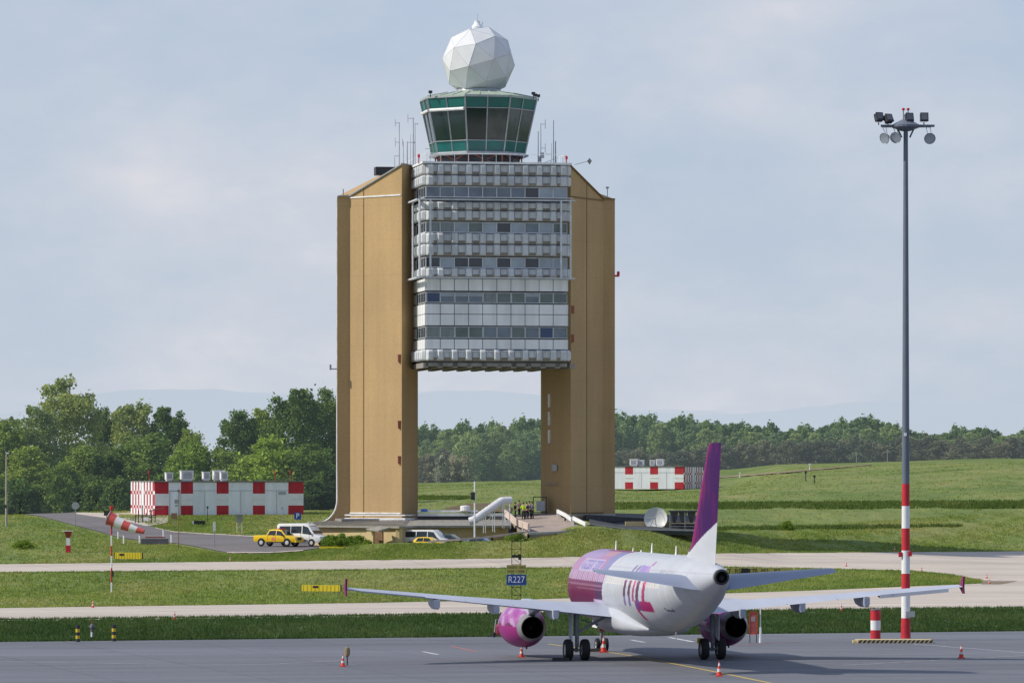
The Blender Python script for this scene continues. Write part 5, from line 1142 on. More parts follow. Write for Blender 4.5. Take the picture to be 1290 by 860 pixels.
mb.bar((0, 0, zz(652)), p0, .06); mb.build('hoop', M_steel, t)
# ================================================================== SIGNS
M_yel = pm('sign_yellow', (.72, .56, .03), .5, .08, 1.5); M_yold = pm('sign_faded_yellow', (.40, .36, .10), .6, .1, 2); M_blue = pm('sign_blue', (.012, .055, .26), .45, .08, 2); M_sblk = pm('sign_black', (.02, .02, .022), .6); M_swht = pm('sign_white', (.68, .70, .74), .5, .06)
def guidance(px0, px1, py0, py1, yaw, lb, blk=None, face=True, txt=None):
    b = gp((px0+px1)/2, py1); k = b.y/FPX; wd_ = (px1-px0)*k/math.cos(yaw); h = (py1-py0)*k; t = empty('guidance_sign', b, yaw, lb, 'sign', 'yellow taxiway guidance signs')
    MB().box((0, .12, .12+h/2), (wd_, .24, h-.05)).build('body', M_yel if face else M_yold, t)
    MB().box((wd_/2+.02, .12, .12+h/2), (.05, .28, h)).box((-wd_/2-.02, .12, .12+h/2), (.05, .28, h)).build('end_frame', M_dk if face else M_white, t); MB().box((-wd_/2+.25, .12, .0), (.1, .1, .35)).box((wd_/2-.25, .12, .0), (.1, .1, .35)).box((0, .12, .0), (.1, .1, .35)).build('leg', M_steel, t)
    if face:
        m2 = MB(); n = 10
        for i in range(n): m2.box((-wd_/2+(i+.5)*wd_/n, -.01, .12+h/2), (.03, .03, h-.06))
        m2.build('rib', pm('sign_rib', (.52, .40, .03), .6), t)
    if blk is not None: MB().box((-wd_/2+blk*wd_, -.012, .12+h/2+(.12 if face else 0)), (.5 if face else .9, .03, h*(.3 if face else .9))).build('black_panel', M_sblk, t)
    if txt:
        for x, s_ in txt: text_part('lettering', s_, h*.95, M_sblk, t, (-wd_/2+x*wd_, -.02, .12+h*.5), 1.0)
guidance(144, 179, 697, 705.5, R(-12), 'long yellow taxiway sign on the bank right of the windsock mast', .27)
guidance(379, 429, 738, 746.5, R(-14), 'long yellow taxiway sign on the grass left of the left wingtip', .37)
guidance(915, 943.5, 716.5, 725, R(6), 'shorter faded yellow sign with a black end panel right behind the tail cone', .86, False, [(.14, 'T'), (.45, 'R'), (.60, 'S')])
guidance(944.5, 1000, 716.5, 724.5, R(6), 'longer faded yellow sign behind the right tailplane', None, False, [(.08, 'T'), (.14, 'B'), (.34, 'M2'), (.62, 'B2')])
# stand sign R227 on its lattice mast
q = gpd(650.5, 292); k = 292/FPX; t = empty('stand_number_sign', q, 0, 'blue stand sign R227 under a faded yellow board on a thin lattice mast', 'sign'); zz = lambda py: CAMZ-(py-HY)*k-q.z
lm = MB(); hx = .29
for sx, sy in ((-1, -1), (1, -1), (1, 1), (-1, 1)): lm.bar((sx*hx, sy*.2, 0), (sx*hx, sy*.2, zz(672)), .045)
n = 13
for i in range(n):
    z0, z1 = zz(672)*i/n, zz(672)*(i+1)/n
    for a, b in (((-1, -1), (1, -1)), ((-1, 1), (1, 1)), ((-1, -1), (-1, 1)), ((1, -1), (1, 1))):
        lm.bar((a[0]*hx, a[1]*.2, z1), (b[0]*hx, b[1]*.2, z1), .025)
        if i % 2: a, b = b, a
        lm.bar((a[0]*hx, a[1]*.2, z0), (b[0]*hx, b[1]*.2, z1), .018)
lm.build('lattice_mast', M_dk, t); MB().box((0, -.28, zz(700)), (.62, .15, .16)).box((.22, -.3, zz(701)), (.2, .2, .36)).build('lamp_box', M_sblk, t)
bz = (zz(723)+zz(736.5))/2; bh = (736.5-723)*k; bw = 25*k
pb = MB().box((0, -.25, bz), (bw, .05, bh)).build('number_board', M_blue, t); m2 = MB()
for z in (bz-bh/2+.01, bz+bh/2-.01): m2.box((0, -.278, z), (bw, .012, .022))
m2.build('board_edge', pm('board_edge', (.15, .25, .45), .5), pb)
text_part('lettering', 'R227', .60, M_swht, t, (0, -.28, bz), .86)
yz = (zz(711)+zz(721.5))/2; yh = 10.5*k; yb = MB().box((0, -.25, yz), (bw*.97, .04, yh)).build('notice_board', M_yold, t); m2 = MB(); rr_ = random.Random(4)
for row in (.12, -.13):
    x = -bw*.43
    while x < bw*.42:
        w_ = rr_.uniform(.03, .06); 
        if rr_.random() < .86:
            for zo in ((.0, .06, .12) if rr_.random() < .5 else (.0, .12)): m2.box((x, -.274, yz+row+zo-.06), (w_, .008, .025))
            m2.box((x-w_/2, -.2745, yz+row), (.018, .008, .14)); m2.box((x+w_/2*.8, -.2745, yz+row), (.016, .008, .13)) if rr_.random() < .5 else None
        x += w_+.035
m2.build('worn_lettering', pm('faded_text', (.16, .14, .05), .7), yb)
# parking sign and small road signs
def post_sign(px, ptop, pbase, D, plate, mat, lb, w_=None, hh=None, disc=False, name='road_sign', txt=None, back=True, pz=None, polemat=None):
    b = gp(px, pbase) if D is None else gpd(px, D); k = b.y/FPX; H_ = (pbase-ptop)*k if D is None else CAMZ-(ptop-HY)*k-b.z; t = empty(name, b, 0, lb, 'sign'); MB().tube((0, 0, -.1), (0, 0, H_), .05, n=8).build('pole', polemat or M_steel, t)
    zc2 = H_-(hh or w_)/2 if pz is None else pz
    if disc: MB().lathe([(.001, -.03), (w_/2, -.03), (w_/2, .0), (.001, .0)], (0, -.06, zc2), 'Y', 20).build('plate', mat, t)
    else: MB().box((0, -.075, zc2), (w_, .04, hh)).build('plate', mat, t)
    if txt: text_part('lettering', txt, hh*.95, M_swht, t, (0, -.1, zc2))
    return t
post_sign(375, 645, 664, 541, None, M_blue, 'blue parking sign with a white P behind the minibus', .82, .85, txt='P', polemat=M_steel)
post_sign(95, 632, 663.5, None, None, M_steel, 'grey round sign seen from behind on a tall thin pole at the left road', .95, None, True)
post_sign(134.5, 643, 671.5, None, None, M_dk, 'small dark square sign at the roadside behind the windsock', .7, .62)
post_sign(270, 657, 690, None, None, pm('sign_pale', (.55, .56, .56), .6), 'pale narrow sign seen edge on at the road edge left of the pickup', .3, 1.0)
post_sign(219.5, 646, 662.5, None, None, M_rust, 'brown square box on a thin stake before the hut door', .75, .75)
# lone post: red/white pedestal with flat plate
q = gp(86, 695.5); t = empty('marker_post', q, 0, 'red and white pedestal with a flat top plate on the bank at left', 'marker post'); k = q.y/FPX; mb = MB(); mb.box((0, 0, .35), (.52, .52, .8), 0); mb.box((0, 0, 1.15), (.40, .40, .9), 1); mb.add([(x*s_, y*s_, z) for s_, z in ((.2, 1.55), (.4, 2.25)) for x, y in ((-1, -1), (1, -1), (1, 1), (-1, 1))], [(0, 3, 2, 1), (4, 5, 6, 7), (0, 1, 5, 4), (1, 2, 6, 5), (2, 3, 7, 6), (3, 0, 4, 7)], 2); mb.build('body', [M_red, M_white, pm('faded_red', (.28, .05, .04), .7)], t); MB().box((-.1, 0, 2.29), (1.15, .8, .06)).build('top_plate', M_white, t)
# street lamp
q = gp(8, 663); t = empty('street_lamp', q, 0, 'lone grey concrete street lamp at the left edge before the grove', 'street lamp'); k = q.y/FPX; H_ = (663-572)*k; MB().tube((0, 0, -.2), (0, 0, H_), .16, .09, 10).build('pole', pm('lamp_pole_concrete', (.36, .33, .29), .8), t); MB().bar((0, 0, H_-.05), (.25, -.3, H_+.1), .07).build('arm', M_steel, t); MB().box((.2, -.5, H_+.14), (.35, .7, .16)).build('lamp_head', M_white, t)
MB().box((-.05, -.16, H_*.28), (.2, .1, .4)).build('fuse_box', M_dk, t)
# tall thin poles near the hut
for px, y0, y1, D, lb, c_ in ((225, 618, 692, None, 'tall rusty thin pole with a small head before the hut door', M_rust), (355.5, 640, 668, None, 'thin pale rod standing in the grass before the right end of the hut', M_steel), (261.5, 639, 656, None, 'short dark stake in the grass before the hut', M_dk)):
    q = gp(px, y1); k = q.y/FPX; t = empty('thin_pole', q, 0, lb, 'pole'); MB().tube((0, 0, -.1), (0, 0, (y1-y0)*k), .05, .035, 8).build('pole', c_, t); MB().box((0, 0, (y1-y0)*k), (.22, .2, .28)).build('head', c_, t)
# low barrier with white posts
q = gp(195, 686); t = empty('low_barrier', q, 0, 'low dark roadside barrier slab by the road right of the windsock tip', 'barrier'); MB().box((0, 0, .35), (3.1, .4, .7)).box((0, .5, .85), (2.2, .4, .15), 1).build('slab', [pm('barrier_grey', (.10, .10, .12), .8), M_brick], t)
wp0 = None
for px, py, lb in ((149, 679.5, 'white marker post farthest left by the road, behind the windsock'), (156, 684.5, 'white marker post just below the windsock'), (176, 684.5, 'white marker post at the left end of the low barrier'), (206, 677, 'white marker post behind the low barrier'), (216, 683.5, 'white marker post at the right end of the low barrier')):
    q = gp(px, py)
    if wp0 is None: wp0 = t = empty('marker_post', q); MB().tube((0, 0, -.1), (0, 0, .95), .10, n=10).build('post', M_white, t); MB().tube((0, 0, .95), (0, 0, 1.05), .105, n=10).build('cap', pm('post_cap', (.35, .33, .3), .7), t)
    else: t = copy_tree(wp0, loc=q)
    tag(t, lb, 'post', 'white roadside marker posts')
# gas pipework, cabinet on stilts, dark block
q = gp(186, 659); t = empty('pipework', q, 0, 'dark pipe frame with valves before the striped end of the hut', 'pipework'); m2 = MB(); k = q.y/FPX
for px, h in ((171, 1.1), (174.5, 1.6), (179, 2.3), (184, 1.3), (190.5, 1.6), (195.5, 1.9)): m2.tube(((px-186)*k, (px % 3)*.5-.4, -.3), ((px-186)*k, (px % 3)*.5-.4, h), .06, n=6)
m2.tube((-1.6, 0, 1.0), (1.1, 0, 1.0), .06, n=6).tube((-.9, .2, .75), (.6, .2, .75), .06, n=6).tube((.2, -.2, 1.6), (2.2, -.6, 1.95), .05, n=6); m2.build('pipe', M_dk, t); MB().box((-.2, 0, .55), (.6, .3, .45)).build('meter', M_white, t); MB().lathe([(.001, 0), (.25, 0), (.25, .05), (.001, .05)], (.4, 0, 1.5), n=12).build('valve_wheel', M_brick, t)
q = gp(301.5, 671); t = empty('hopper', q, 0, 'grey hopper-shaped cabinet on thin white stilts in the grass before the hut', 'hopper'); m2 = MB()
for sx in (-.32, .32):
    for sy in (-.3, .3): m2.bar((sx, sy, -.1), (sx, sy, 1.3), .05)
m2.bar((-.32, -.3, .5), (.32, -.3, 1.0), .04); m2.build('leg', M_white, t); MB().box((0, 0, 1.75), (.62, .62, 1.0), taper=1.35).build('body', pm('hopper_grey', (.26, .26, .27), .6), t); MB().box((0, 0, 2.3), (1.1, 1.0, .1)).build('lid', M_steel, t)
q = gp(250.5, 660.5); t = empty('dark_trough', q, 0, 'low dark trough with one pale end lying in the grass before the hut', 'trough'); MB().box((.1, 0, .22), (1.35, .6, .5)).box((.1, -.02, .42), (1.42, .68, .06)).build('body', M_dk, t); MB().box((-.72, 0, .2), (.14, .62, .5)).build('end_block', M_cwhite, t)
# cart at the apron edge, notice stand
q = gp(628, 802.5); t = empty('extinguisher_cart', q, .4, 'small maroon wheeled fire extinguisher cart at the apron edge left of the left engine', 'cart'); MB().lathe([(.001, .15), (.19, .2), (.19, .7), (.08, .85), (.001, .9)], n=14).build('cylinder', pm('maroon', (.22, .03, .05), .5), t, True); m2 = MB(); m2.tube((-.25, .1, .15), (-.1, .2, 1.1), .03, n=6).tube((.25, .1, .15), (.1, .2, 1.1), .03, n=6).tube((-.1, .2, 1.1), (.1, .2, 1.1), .03, n=6); m2.build('handle', M_steel, t)
for sx in (-.3, .3): MB().lathe([(.001, -.04), (.17, -.05), (.17, .05), (.001, .04)], (sx, .05, .17), 'X', 14).build('wheel', M_tyre, t)
MB().tube((-.3, -.1, .3), (-.75, -.1, .05), .04, n=6).build('hose', M_dk, t)
q = gp(635, 802); t = empty('edge_marker', q, 0, 'short yellow and white chequered marker stake beside the maroon cart', 'marker'); m2 = MB()
for i in range(4): m2.box(((-1)**i*.06, 0, .5+i*.14), (.13, .05, .13), i % 2)
m2.build('plate', [pm('bollard_yellow', (.6, .45, .05), .6), M_cwhite], t); MB().bar((0, .03, 0), (0, .03, 1.0), .04).build('stake', M_steel, t)
q = gp(953, 809.5); t = empty('notice_stand', q, 0, 'reddish notice panel on two dark legs beside a white pole, behind the right engine', 'notice'); k = q.y/FPX
for x in (-.40, -.0): MB().bar((x, 0, 0), (x, 0, 1.2), .05).build('leg', M_dk, t)
pn = MB().box((-.2, -.02, 1.2), (.46, .06, 1.35)).build('panel', pm('notice_red', (.36, .09, .08), .6, .25, 3), t); m2 = MB()
for x, z, w_, h in ((-.2, 1.86, .5, .05), (-.2, .54, .5, .05), (-.43, 1.2, .04, 1.35), (.03, 1.2, .04, 1.35)): m2.box((x, -.055, z), (w_, .03, h))
m2.build('panel_frame', M_cone, pn); MB().box((-.2, -.056, 1.45), (.26, .01, .3)).build('notice_sheet', pm('notice_grey', (.35, .25, .25), .7), pn)
MB().tube((.24, 0, 0), (.24, 0, .95), .09, .07, 10).tube((.24, 0, .95), (.24, 0, 2.6), .035, n=8).build('white_pole', M_white, t)
# ================================================================== RAMP FURNITURE
def rail_thing(name, pts, lb, mat, w_=.16, h=.42, posts=5, up=.75, postmat=None):
    O = Vector(pts[0]); t = empty(name, O, 0, lb, 'railing'); mb = MB(); pm_ = MB()
    P_ = [Vector(p)-O for p in pts]
    for a, b in zip(P_, P_[1:]):
        mb.bar(a+Vector((0, 0, up)), b+Vector((0, 0, up)), w_, h)
        n = max(1, round((b-a).length/posts))
        for i in range(n+1): c = a.lerp(b, i/n); pm_.bar(c+Vector((0, .1, -.5)), c+Vector((0, .1, up)), .16)
    mb.build('rail', mat, t); pm_.build('post', postmat or M_white, t); return t
M_pinkw = pm('weathered_pink_white', (.58, .47, .42), .7, .15, 1.5)
rail_thing('ramp_railing', [at(636, 654, 500), at(650, 666, 493), at(666, 672, 487.5)], 'weathered white boarded railing on the left side of the ramp', M_pinkw, .18, .7, 3)
rail_thing('ramp_railing', [at(702, 652, 502), at(712, 657, 498), at(720, 663, 494)], 'upper white boarded railing on the right side of the ramp', M_white, .16, .40, 3)
rail_thing('ramp_railing', [at(722, 661, 493.5), at(738, 669, 489.5)], 'lower white boarded railing right of the ramp, ending on the grass bank', M_white, .16, .40, 3)
rail_thing('bank_guardrail', [at(540, 688, 482), at(580, 685, 482), at(620, 681.5, 483), at(666, 675, 485.5)], 'long low guardrail running along the bank from the parked cars up to the ramp corner', pm('guardrail_pale', (.46, .37, .34), .6, .3, 1), .1, .2, 4, .5)
rail_thing('ramp_edge_rail', [at(666, 676, 485.5), at(700, 674.5, 486), at(738, 671, 487)], 'low white guardrail along the lower front edge of the ramp', M_steel, .1, .22, 3, .35)
# enclosed chute
kk = 492/FPX; o0 = at(597, 668, 490); t = empty('white_chute', o0, 0, 'white round enclosed chute sloping down to the left on thin legs beside the ramp', 'chute'); A_, B_, C_ = at(591, 656.5, 490)-o0, at(632, 630.5, 492)-o0, at(643.5, 630, 492.5)-o0; A2 = at(597, 655, 490)-o0
mb = MB(); mb.tube(A_, A2, .42, .46, 16).tube(A2, B_, .42, .42, 16).tube(B_, C_, .42, .42, 16)
for f in np.linspace(.05, .95, 9): c = A2.lerp(B_, f); d_ = (B_-A2).normalized()*.05; mb.tube(c-d_, c+d_, .45, n=16)
mb.build('tube', pm('chute_white', (.62, .62, .66), .5, .08), t, True)
m2 = MB()
for px, yt_, yb_ in ((609, 646, 670), (611.5, 645, 670), (620.5, 639, 668), (623, 638, 669), (633, 634, 664), (635, 634, 664), (642, 634, 661)): m2.bar(at(px, yt_, 491.6)-o0, at(px, yb_+1, 491.6)-o0, .09)
m2.bar(at(609, 662, 491.6)-o0, at(623, 645, 491.6)-o0, .05).bar(at(633, 650, 491.6)-o0, at(642, 640, 491.6)-o0, .05); m2.build('leg', M_rail, t)
q = at(598, 674, 489); k = 489/FPX; t = empty('signal_pole', q, 0, 'white pole with a black signal box near its top, left of the chute', 'signal pole'); MB().tube((0, 0, -.3), (0, 0, (674-606)*k), .10, .08, 10).build('pole', M_rail, t); z_ = (674-624.5)*k; MB().box((-.18, -.12, z_), (.42, .3, .85)).box((-.35, -.12, z_+.25), (.35, .25, .12)).box((-.3, -.28, z_-.1), (.2, .08, .2)).build('signal_box', M_dk, t)
# gate cabin
q = at(680, 645.5, 508); k = 508/FPX; t = empty('gate_cabin', q, 0, 'grey steel gate frame with a panel box at the foot of the right pillar', 'gate'); m2 = MB(); 
for x in (-.72, .75): m2.bar((x, 0, -.4), (x, 0, 1.75), .09); m2.bar((x, 1.0, -.4), (x, 1.0, 1.75), .09)
m2.bar((-.72, 0, 1.75), (.75, 0, 1.75), .09).bar((-.72, 1, 1.75), (.75, 1, 1.75), .09).bar((-.72, 0, .05), (.75, 0, .05), .07); m2.build('frame', M_dk, t); MB().box((.1, .3, .75), (.95, .3, 1.1)).build('panel', M_steel, t); MB().box((.73, .5, .7), (.08, 1.0, 1.9)).build('side_panel', M_teal2 if 'M_teal2' in globals() else pm('gate_green_grey', (.08, .12, .13), .6), t)
# satellite dish and chiller
q = at(826, 672, 500); t = empty('satellite_dish', q, R(-8), 'white satellite dish standing on the bank beside the plant deck', 'satellite dish'); k = 500/FPX
dp = [(0.001, .38), (.4, .34), (.75, .24), (1.05, .10), (1.26, -.04), (1.28, -.06), (1.24, -.04), (1.0, .14), (.7, .29), (.4, .385), (.001, .43)]
d = MB().lathe(dp, axis='Y', n=36).build('dish', pm('dish_white', (.56, .58, .57), .5, .07, .8), t, True, loc=(0, 0, (672-653)*k)); d.rotation_euler = (R(-14), 0, 0)
MB().tube((0, -.75, 0), (-.65, .25, -.85), .03, n=6).tube((0, -.75, 0), (.55, .2, .85), .02, n=6).tube((0, -.75, 0), (-1.05, .15, .05), .025, n=6).tube((0, -.75, 0), (.1, .2, -1.05), .035, n=6).box((0, -.78, 0), (.16, .2, .16)).build('feed_arm', M_steel, d)
MB().tube((0, .55, -.3), (0, .55, 1.3), .14, n=10).bar((0, .55, .1), (.6, .9, -.2), .1).build('mount', M_steel, t)
q = at(862, 669, 499); t = empty('chiller_unit', q, 0, 'black louvred cooling unit on a steel frame between the dish and the tail fin', 'cooling unit'); k = 499/FPX
m2 = MB()
for i in range(3):
    x = -1.1+i*.95; m2.prism([(x-.45, 2.15), (x+.45, 2.15), (x+.14, .95), (x-.14, .95)], lambda a, b: (a, -.5, b), lambda a, b: (a, 1.0, b))
m2.box((-.1, .3, 2.2), (3.1, 1.7, .16)); m2.build('condenser', M_dk, t); m3 = MB()
for x in (-1.6, .05, 1.45): m3.bar((x, -.6, -.5), (x, -.6, 2.1), .07)
for z in (.1, .55, .9): m3.bar((-1.6, -.6, z), (1.45, -.6, z), .05)
m3.build('frame', M_steel, t); MB().box((-.1, .3, .4), (2.6, 1.0, .8)).build('compressor', pm('compressor_black', (.035, .037, .04), .7), t)
# field markers
for px, py, h, lb, m_ in ((932, 601.5, 1.0, 'small white post on the upper field near the hut', M_white), (1020, 592.5, 1.2, 'small white post on the field track', M_white), (1015, 605, 1.4, 'dark stake in the middle of the upper field, left of a pair', M_dk), (1026, 609, 1.2, 'dark stake in the middle of the upper field, right of a pair', M_dk), (1079, 583, 2.2, 'grey box mast at the top of the field, left of the far stake', M_steel), (1118, 581.5, 2.6, 'tall thin stake on the crest left of the light mast', M_steel), (1240, 577.5, .7, 'tiny white marker on the field crest at right', M_white), (485, 607, .8, 'tiny white marker on the meadow', M_white)):
    D = gd(px, py, 620); b = gpd(px, D); t = empty('field_stake', b, 0, lb, 'stake'); MB().tube((0, 0, -.2), (0, 0, h), .09, .07, 8).build('pole', m_, t); MB().box((0, 0, h), (.35, .2, .4 if h < 2 else .7)).build('head', m_, t)
# ================================================================== VEHICLES
M_vgl = glassy('vehicle_glass', (.02, .03, .04), .06); M_trim = pm('vehicle_black_plastic', (.02, .021, .024), .6); M_alloy = pm('alloy', (.5, .5, .52), .35, .05); M_vlamp = glassy('headlamp', (.5, .52, .55), .1, .05)
def vehicle(name, loc, rz, lb, cat, secs, paint, wheels, wr, glass, width, lights, extra=None):
    """secs: (x, zbottom, zbelt, zroof, inset) along the length; +x is the front"""
    t = empty(name, loc, rz, lb, cat); hw = width/2; rg = []
    for x, z0, zb_, zr, ins, f in secs:
        w0, w1, w2 = hw*.93*f, hw*f, (hw-ins)*f
        h = [(-w0, z0), (-w1, z0+.18), (-w1, zb_-.06), (-w1*.985, zb_), (-w2, zr-.05), (-w2*.9, zr), (w2*.9, zr), (w2, zr-.05), (w1*.985, zb_), (w1, zb_-.06), (w1, z0+.18), (w0, z0)]
        rg.append([(x, a, b) for a, b in h])
    body = MB().loft(rg).build('body', paint, t, True, angle=28)
    def zat(x, i): return float(np.interp(x, [s[0] for s in secs], [s[i] for s in secs]))
    for poly in glass:   # each (x0,x1,tlow,thigh) side panes
        x0, x1, lo, hi, sl0, sl1 = poly
        for sg in (-1, 1):
            pts = []
            for x, f in ((x0, lo), (x1, lo), (x1-sl1, hi), (x0+sl0, hi)):
                zb_, zr, ins = zat(x, 2), zat(x, 3), zat(x, 4); pts.append((x, sg*((hw*.985)+(hw-ins-hw*.985)*f+.012), zb_+(zr-.05-zb_)*f))
            MB().add(pts, [(0, 1, 2, 3)]).build('side_window', M_vgl, t)
    for (xa, za, xb, zb2, wa, wb, nm) in lights.get('screens', []):
        MB().add([(xa, -wa, za), (xa, wa, za), (xb, wb, zb2), (xb, -wb, zb2)], [(0, 1, 2, 3)]).build(nm, M_vgl, t)
    for sg in (-1, 1):
        x, z, w_, h = lights['head']; MB().box((x, sg*(hw-.24), z), (.10, w_, h)).build('headlight', M_vlamp, t); x, z, w_, h = lights['tail']; MB().box((x, sg*(hw-.12), z), (.10, w_, h)).build('tail_light', M_red, t)
    x, z, w_, h = lights['grille']; MB().box((x, 0, z), (.10, w_, h)).build('grille', M_trim, t); x, z, w_, h = lights['bumper']; MB().box((x, 0, z), (.22, w_, h)).build('bumper', lights.get('bm', M_trim), t)
    for x in wheels:
        for sg in (-1, 1):
            MB().lathe([(.001, -.02), (wr*1.18, -.02), (wr*1.18, .0), (.001, .0)], (x, sg*(hw+.006)-(.0 if sg > 0 else 0), wr*1.05), 'Y', 22).build('wheel_arch', M_trim, t)
            w_ = MB().lathe([(wr*.6, -.11), (wr*.95, -.11), (wr, -.06), (wr, .06), (wr*.95, .11), (wr*.6, .11)], (0, 0, 0), 'Y', 22).build('wheel', M_tyre, t, True, loc=(x, sg*(hw-.04), wr)); MB().lathe([(.001, -.10), (wr*.3, -.115), (wr*.62, -.09), (wr*.62, .09), (wr*.3, .115), (.001, .10)], n=18, axis='Y').build('rim', M_alloy, w_)
    for sg in (-1, 1): x, z = lights['mirror']; MB().box((x, sg*(hw+.12), z), (.14, .2, .22)).build('mirror', M_trim, t)
    if extra: extra(t, hw)
    return t
M_vy = pm('vehicle_yellow', (.76, .50, .008), .35, .06, 1.5, coat=.4); M_vw = pm('vehicle_white', (.70, .71, .72), .35, .06, 1.5, coat=.3)
def pick_extra(t, hw):
    MB().box((.35, 0, 1.86), (.28, 1.2, .12)).build('light_bar', M_red, t); MB().box((.35, -.2, 1.95), (.18, .18, .12)).build('beacon', pm('beacon_blue', (.03, .1, .5), .3), t)
    for sg in (-1, 1):
        MB().box((-.15, sg*(hw+.004), .78), (.42, .02, .34)).box((.45, sg*(hw+.004), .74), (.6, .02, .05)).build('door_emblem', pm('emblem_orange', (.66, .20, .10), .5), t); MB().box((.9, sg*(hw+.005), 1.16), (.12, .03, .05)).box((-.1, sg*(hw+.005), 1.16), (.12, .03, .05)).build('door_handle', M_trim, t); MB().box((.15, sg*(hw+.0035), .9), (.02, .012, .8)).box((1.2, sg*(hw+.0035), .9), (.02, .012, .8)).box((-.85, sg*(hw+.0035), .95), (.02, .012, .7)).build('door_seam', M_trim, t)
    MB().box((-1.75, 0, 1.14), (1.4, 1.45, .02)).build('cargo_cover', M_trim, t); MB().box((.1, 0, .42), (2.2, 1.8, .10)).build('sill_step', M_trim, t)
q = gp(351, 688.5); q.z += .10
vehicle('pickup_truck', q, R(-27), 'yellow double-cab airport pickup with a light bar, parked beside the white minibus', 'pickup', [(-2.62, .55, 1.10, 1.13, .02, .96), (-2.5, .45, 1.12, 1.15, .02, 1), (-1.02, .42, 1.13, 1.16, .02, 1), (-.98, .42, 1.13, 1.30, .04, 1), (-.75, .42, 1.13, 1.76, .22, 1), (-.5, .42, 1.13, 1.80, .24, 1), (.45, .42, 1.12, 1.80, .24, 1), (.75, .42, 1.11, 1.72, .22, 1), (1.32, .42, 1.09, 1.16, .06, 1), (1.5, .42, 1.06, 1.10, .05, 1), (2.35, .42, .98, 1.02, .08, .98), (2.6, .5, .88, .92, .1, .92)],
 M_vy, (-1.63, 1.58), .385, [(-.86, .12, .08, .88, .18, .0), (.22, 1.22, .08, .88, .0, .46)], 1.86, {'screens': [(1.32, 1.17, .74, 1.74, .74, .60, 'windscreen')], 'head': (2.52, .86, .36, .2), 'tail': (-2.6, .9, .16, .36), 'grille': (2.57, .80, .85, .34), 'bumper': (2.56, .52, 1.7, .2), 'bm': M_vy, 'mirror': (1.05, 1.2)}, pick_extra)
def van_extra(t, hw):
    for sg in (-1, 1): MB().box((.35, sg*(hw+.004), 1.15), (.02, .012, 1.6)).box((1.45, sg*(hw+.004), .95), (.02, .012, 1.1)).build('door_seam', M_trim, t); MB().box((1.0, sg*(hw+.004), .62), (.6, .02, .2)).build('side_trim', M_steel, t)
    MB().tube((.8, 0, 2.4), (.8, 0, 2.75), .03, n=6).box((.8, 0, 2.46), (.2, .3, .1)).build('roof_beacon', M_vlamp, t)
q = gpd(381.5, 494.5); q.z += .10
vehicle('minibus', q, R(-30), 'white high-roof minibus with dark side windows parked right of the yellow pickup', 'minibus', [(-2.75, .5, 1.25, 2.28, .1, .96), (-2.6, .38, 1.27, 2.40, .12, 1), (.7, .36, 1.25, 2.44, .14, 1), (1.15, .36, 1.22, 2.30, .16, 1), (1.45, .36, 1.2, 2.0, .15, 1), (2.0, .36, 1.16, 1.32, .1, 1), (2.15, .36, 1.12, 1.18, .06, 1), (2.72, .38, .98, 1.02, .1, .95), (2.85, .45, .8, .86, .1, .9)],
 M_vw, (-1.75, 1.75), .35, [(-2.4, -1.0, .1, .78, 0, 0), (-.92, .42, .1, .78, 0, 0), (.55, 1.75, .06, .84, .0, .52)], 1.98, {'screens': [(2.0, 1.34, 1.28, 2.18, .86, .72, 'windscreen')], 'head': (2.74, .82, .34, .28), 'tail': (-2.74, 1.1, .14, .5), 'grille': (2.8, .74, .9, .24), 'bumper': (2.78, .48, 1.8, .26), 'mirror': (1.65, 1.4)}, van_extra)
q = gpd(537.5, 488.3)
vehicle('passenger_van', q, R(-22), 'white passenger van with dark windows parked against the yellow basement wall', 'van', [(-2.4, .4, 1.05, 1.85, .12, .97), (-2.3, .35, 1.08, 1.93, .14, 1), (1.0, .33, 1.07, 1.95, .16, 1), (1.35, .33, 1.06, 1.75, .16, 1), (1.9, .33, 1.03, 1.2, .1, 1), (2.05, .33, 1.0, 1.06, .06, 1), (2.45, .36, .88, .92, .1, .95)],
 M_vw, (-1.5, 1.5), .33, [(-2.1, -.9, .1, .85, 0, 0), (-.8, .4, .1, .85, 0, 0), (.5, 1.6, .08, .85, 0, .45)], 1.9, {'screens': [(1.9, 1.18, 1.37, 1.72, .8, .7, 'windscreen'), (-2.39, 1.1, -2.33, 1.8, .75, .68, 'rear_window')], 'head': (2.38, .76, .3, .24), 'tail': (-2.38, 1.0, .12, .5), 'grille': (2.42, .66, .9, .2), 'bumper': (2.4, .42, 1.7, .22), 'mirror': (1.5, 1.15)})
car_secs = [(-1.85, .35, .78, .98, .05, .92), (-1.72, .28, .85, 1.18, .12, .98), (-1.35, .25, .88, 1.42, .2, 1), (-.6, .25, .87, 1.47, .22, 1), (.2, .25, .86, 1.42, .22, 1), (.95, .25, .85, .96, .12, 1), (1.15, .25, .84, .88, .06, 1), (1.75, .28, .74, .78, .08, .96), (1.95, .35, .62, .66, .1, .88)]
carL = {'screens': [(.95, .97, .22, 1.38, .68, .58, 'windscreen'), (-1.86, 1.0, -1.42, 1.38, .6, .56, 'rear_window')], 'head': (1.86, .66, .32, .16), 'tail': (-1.8, .8, .2, .22), 'grille': (1.92, .56, .7, .14), 'bumper': (1.9, .42, 1.4, .18), 'mirror': (.75, .95)}
q = gpd(541, 484.6)
yc = vehicle('car', q, R(-20), 'small yellow car half sunk behind the grass bank before the white van', 'car', car_secs, M_vy, (-1.2, 1.25), .3, [(-1.5, -.55, .1, .9, .25, 0), (-.48, .7, .1, .9, 0, .5)], 1.68, carL)
yc.scale = (.88,)*3
q = gpd(568, 488.5); q.z -= .15
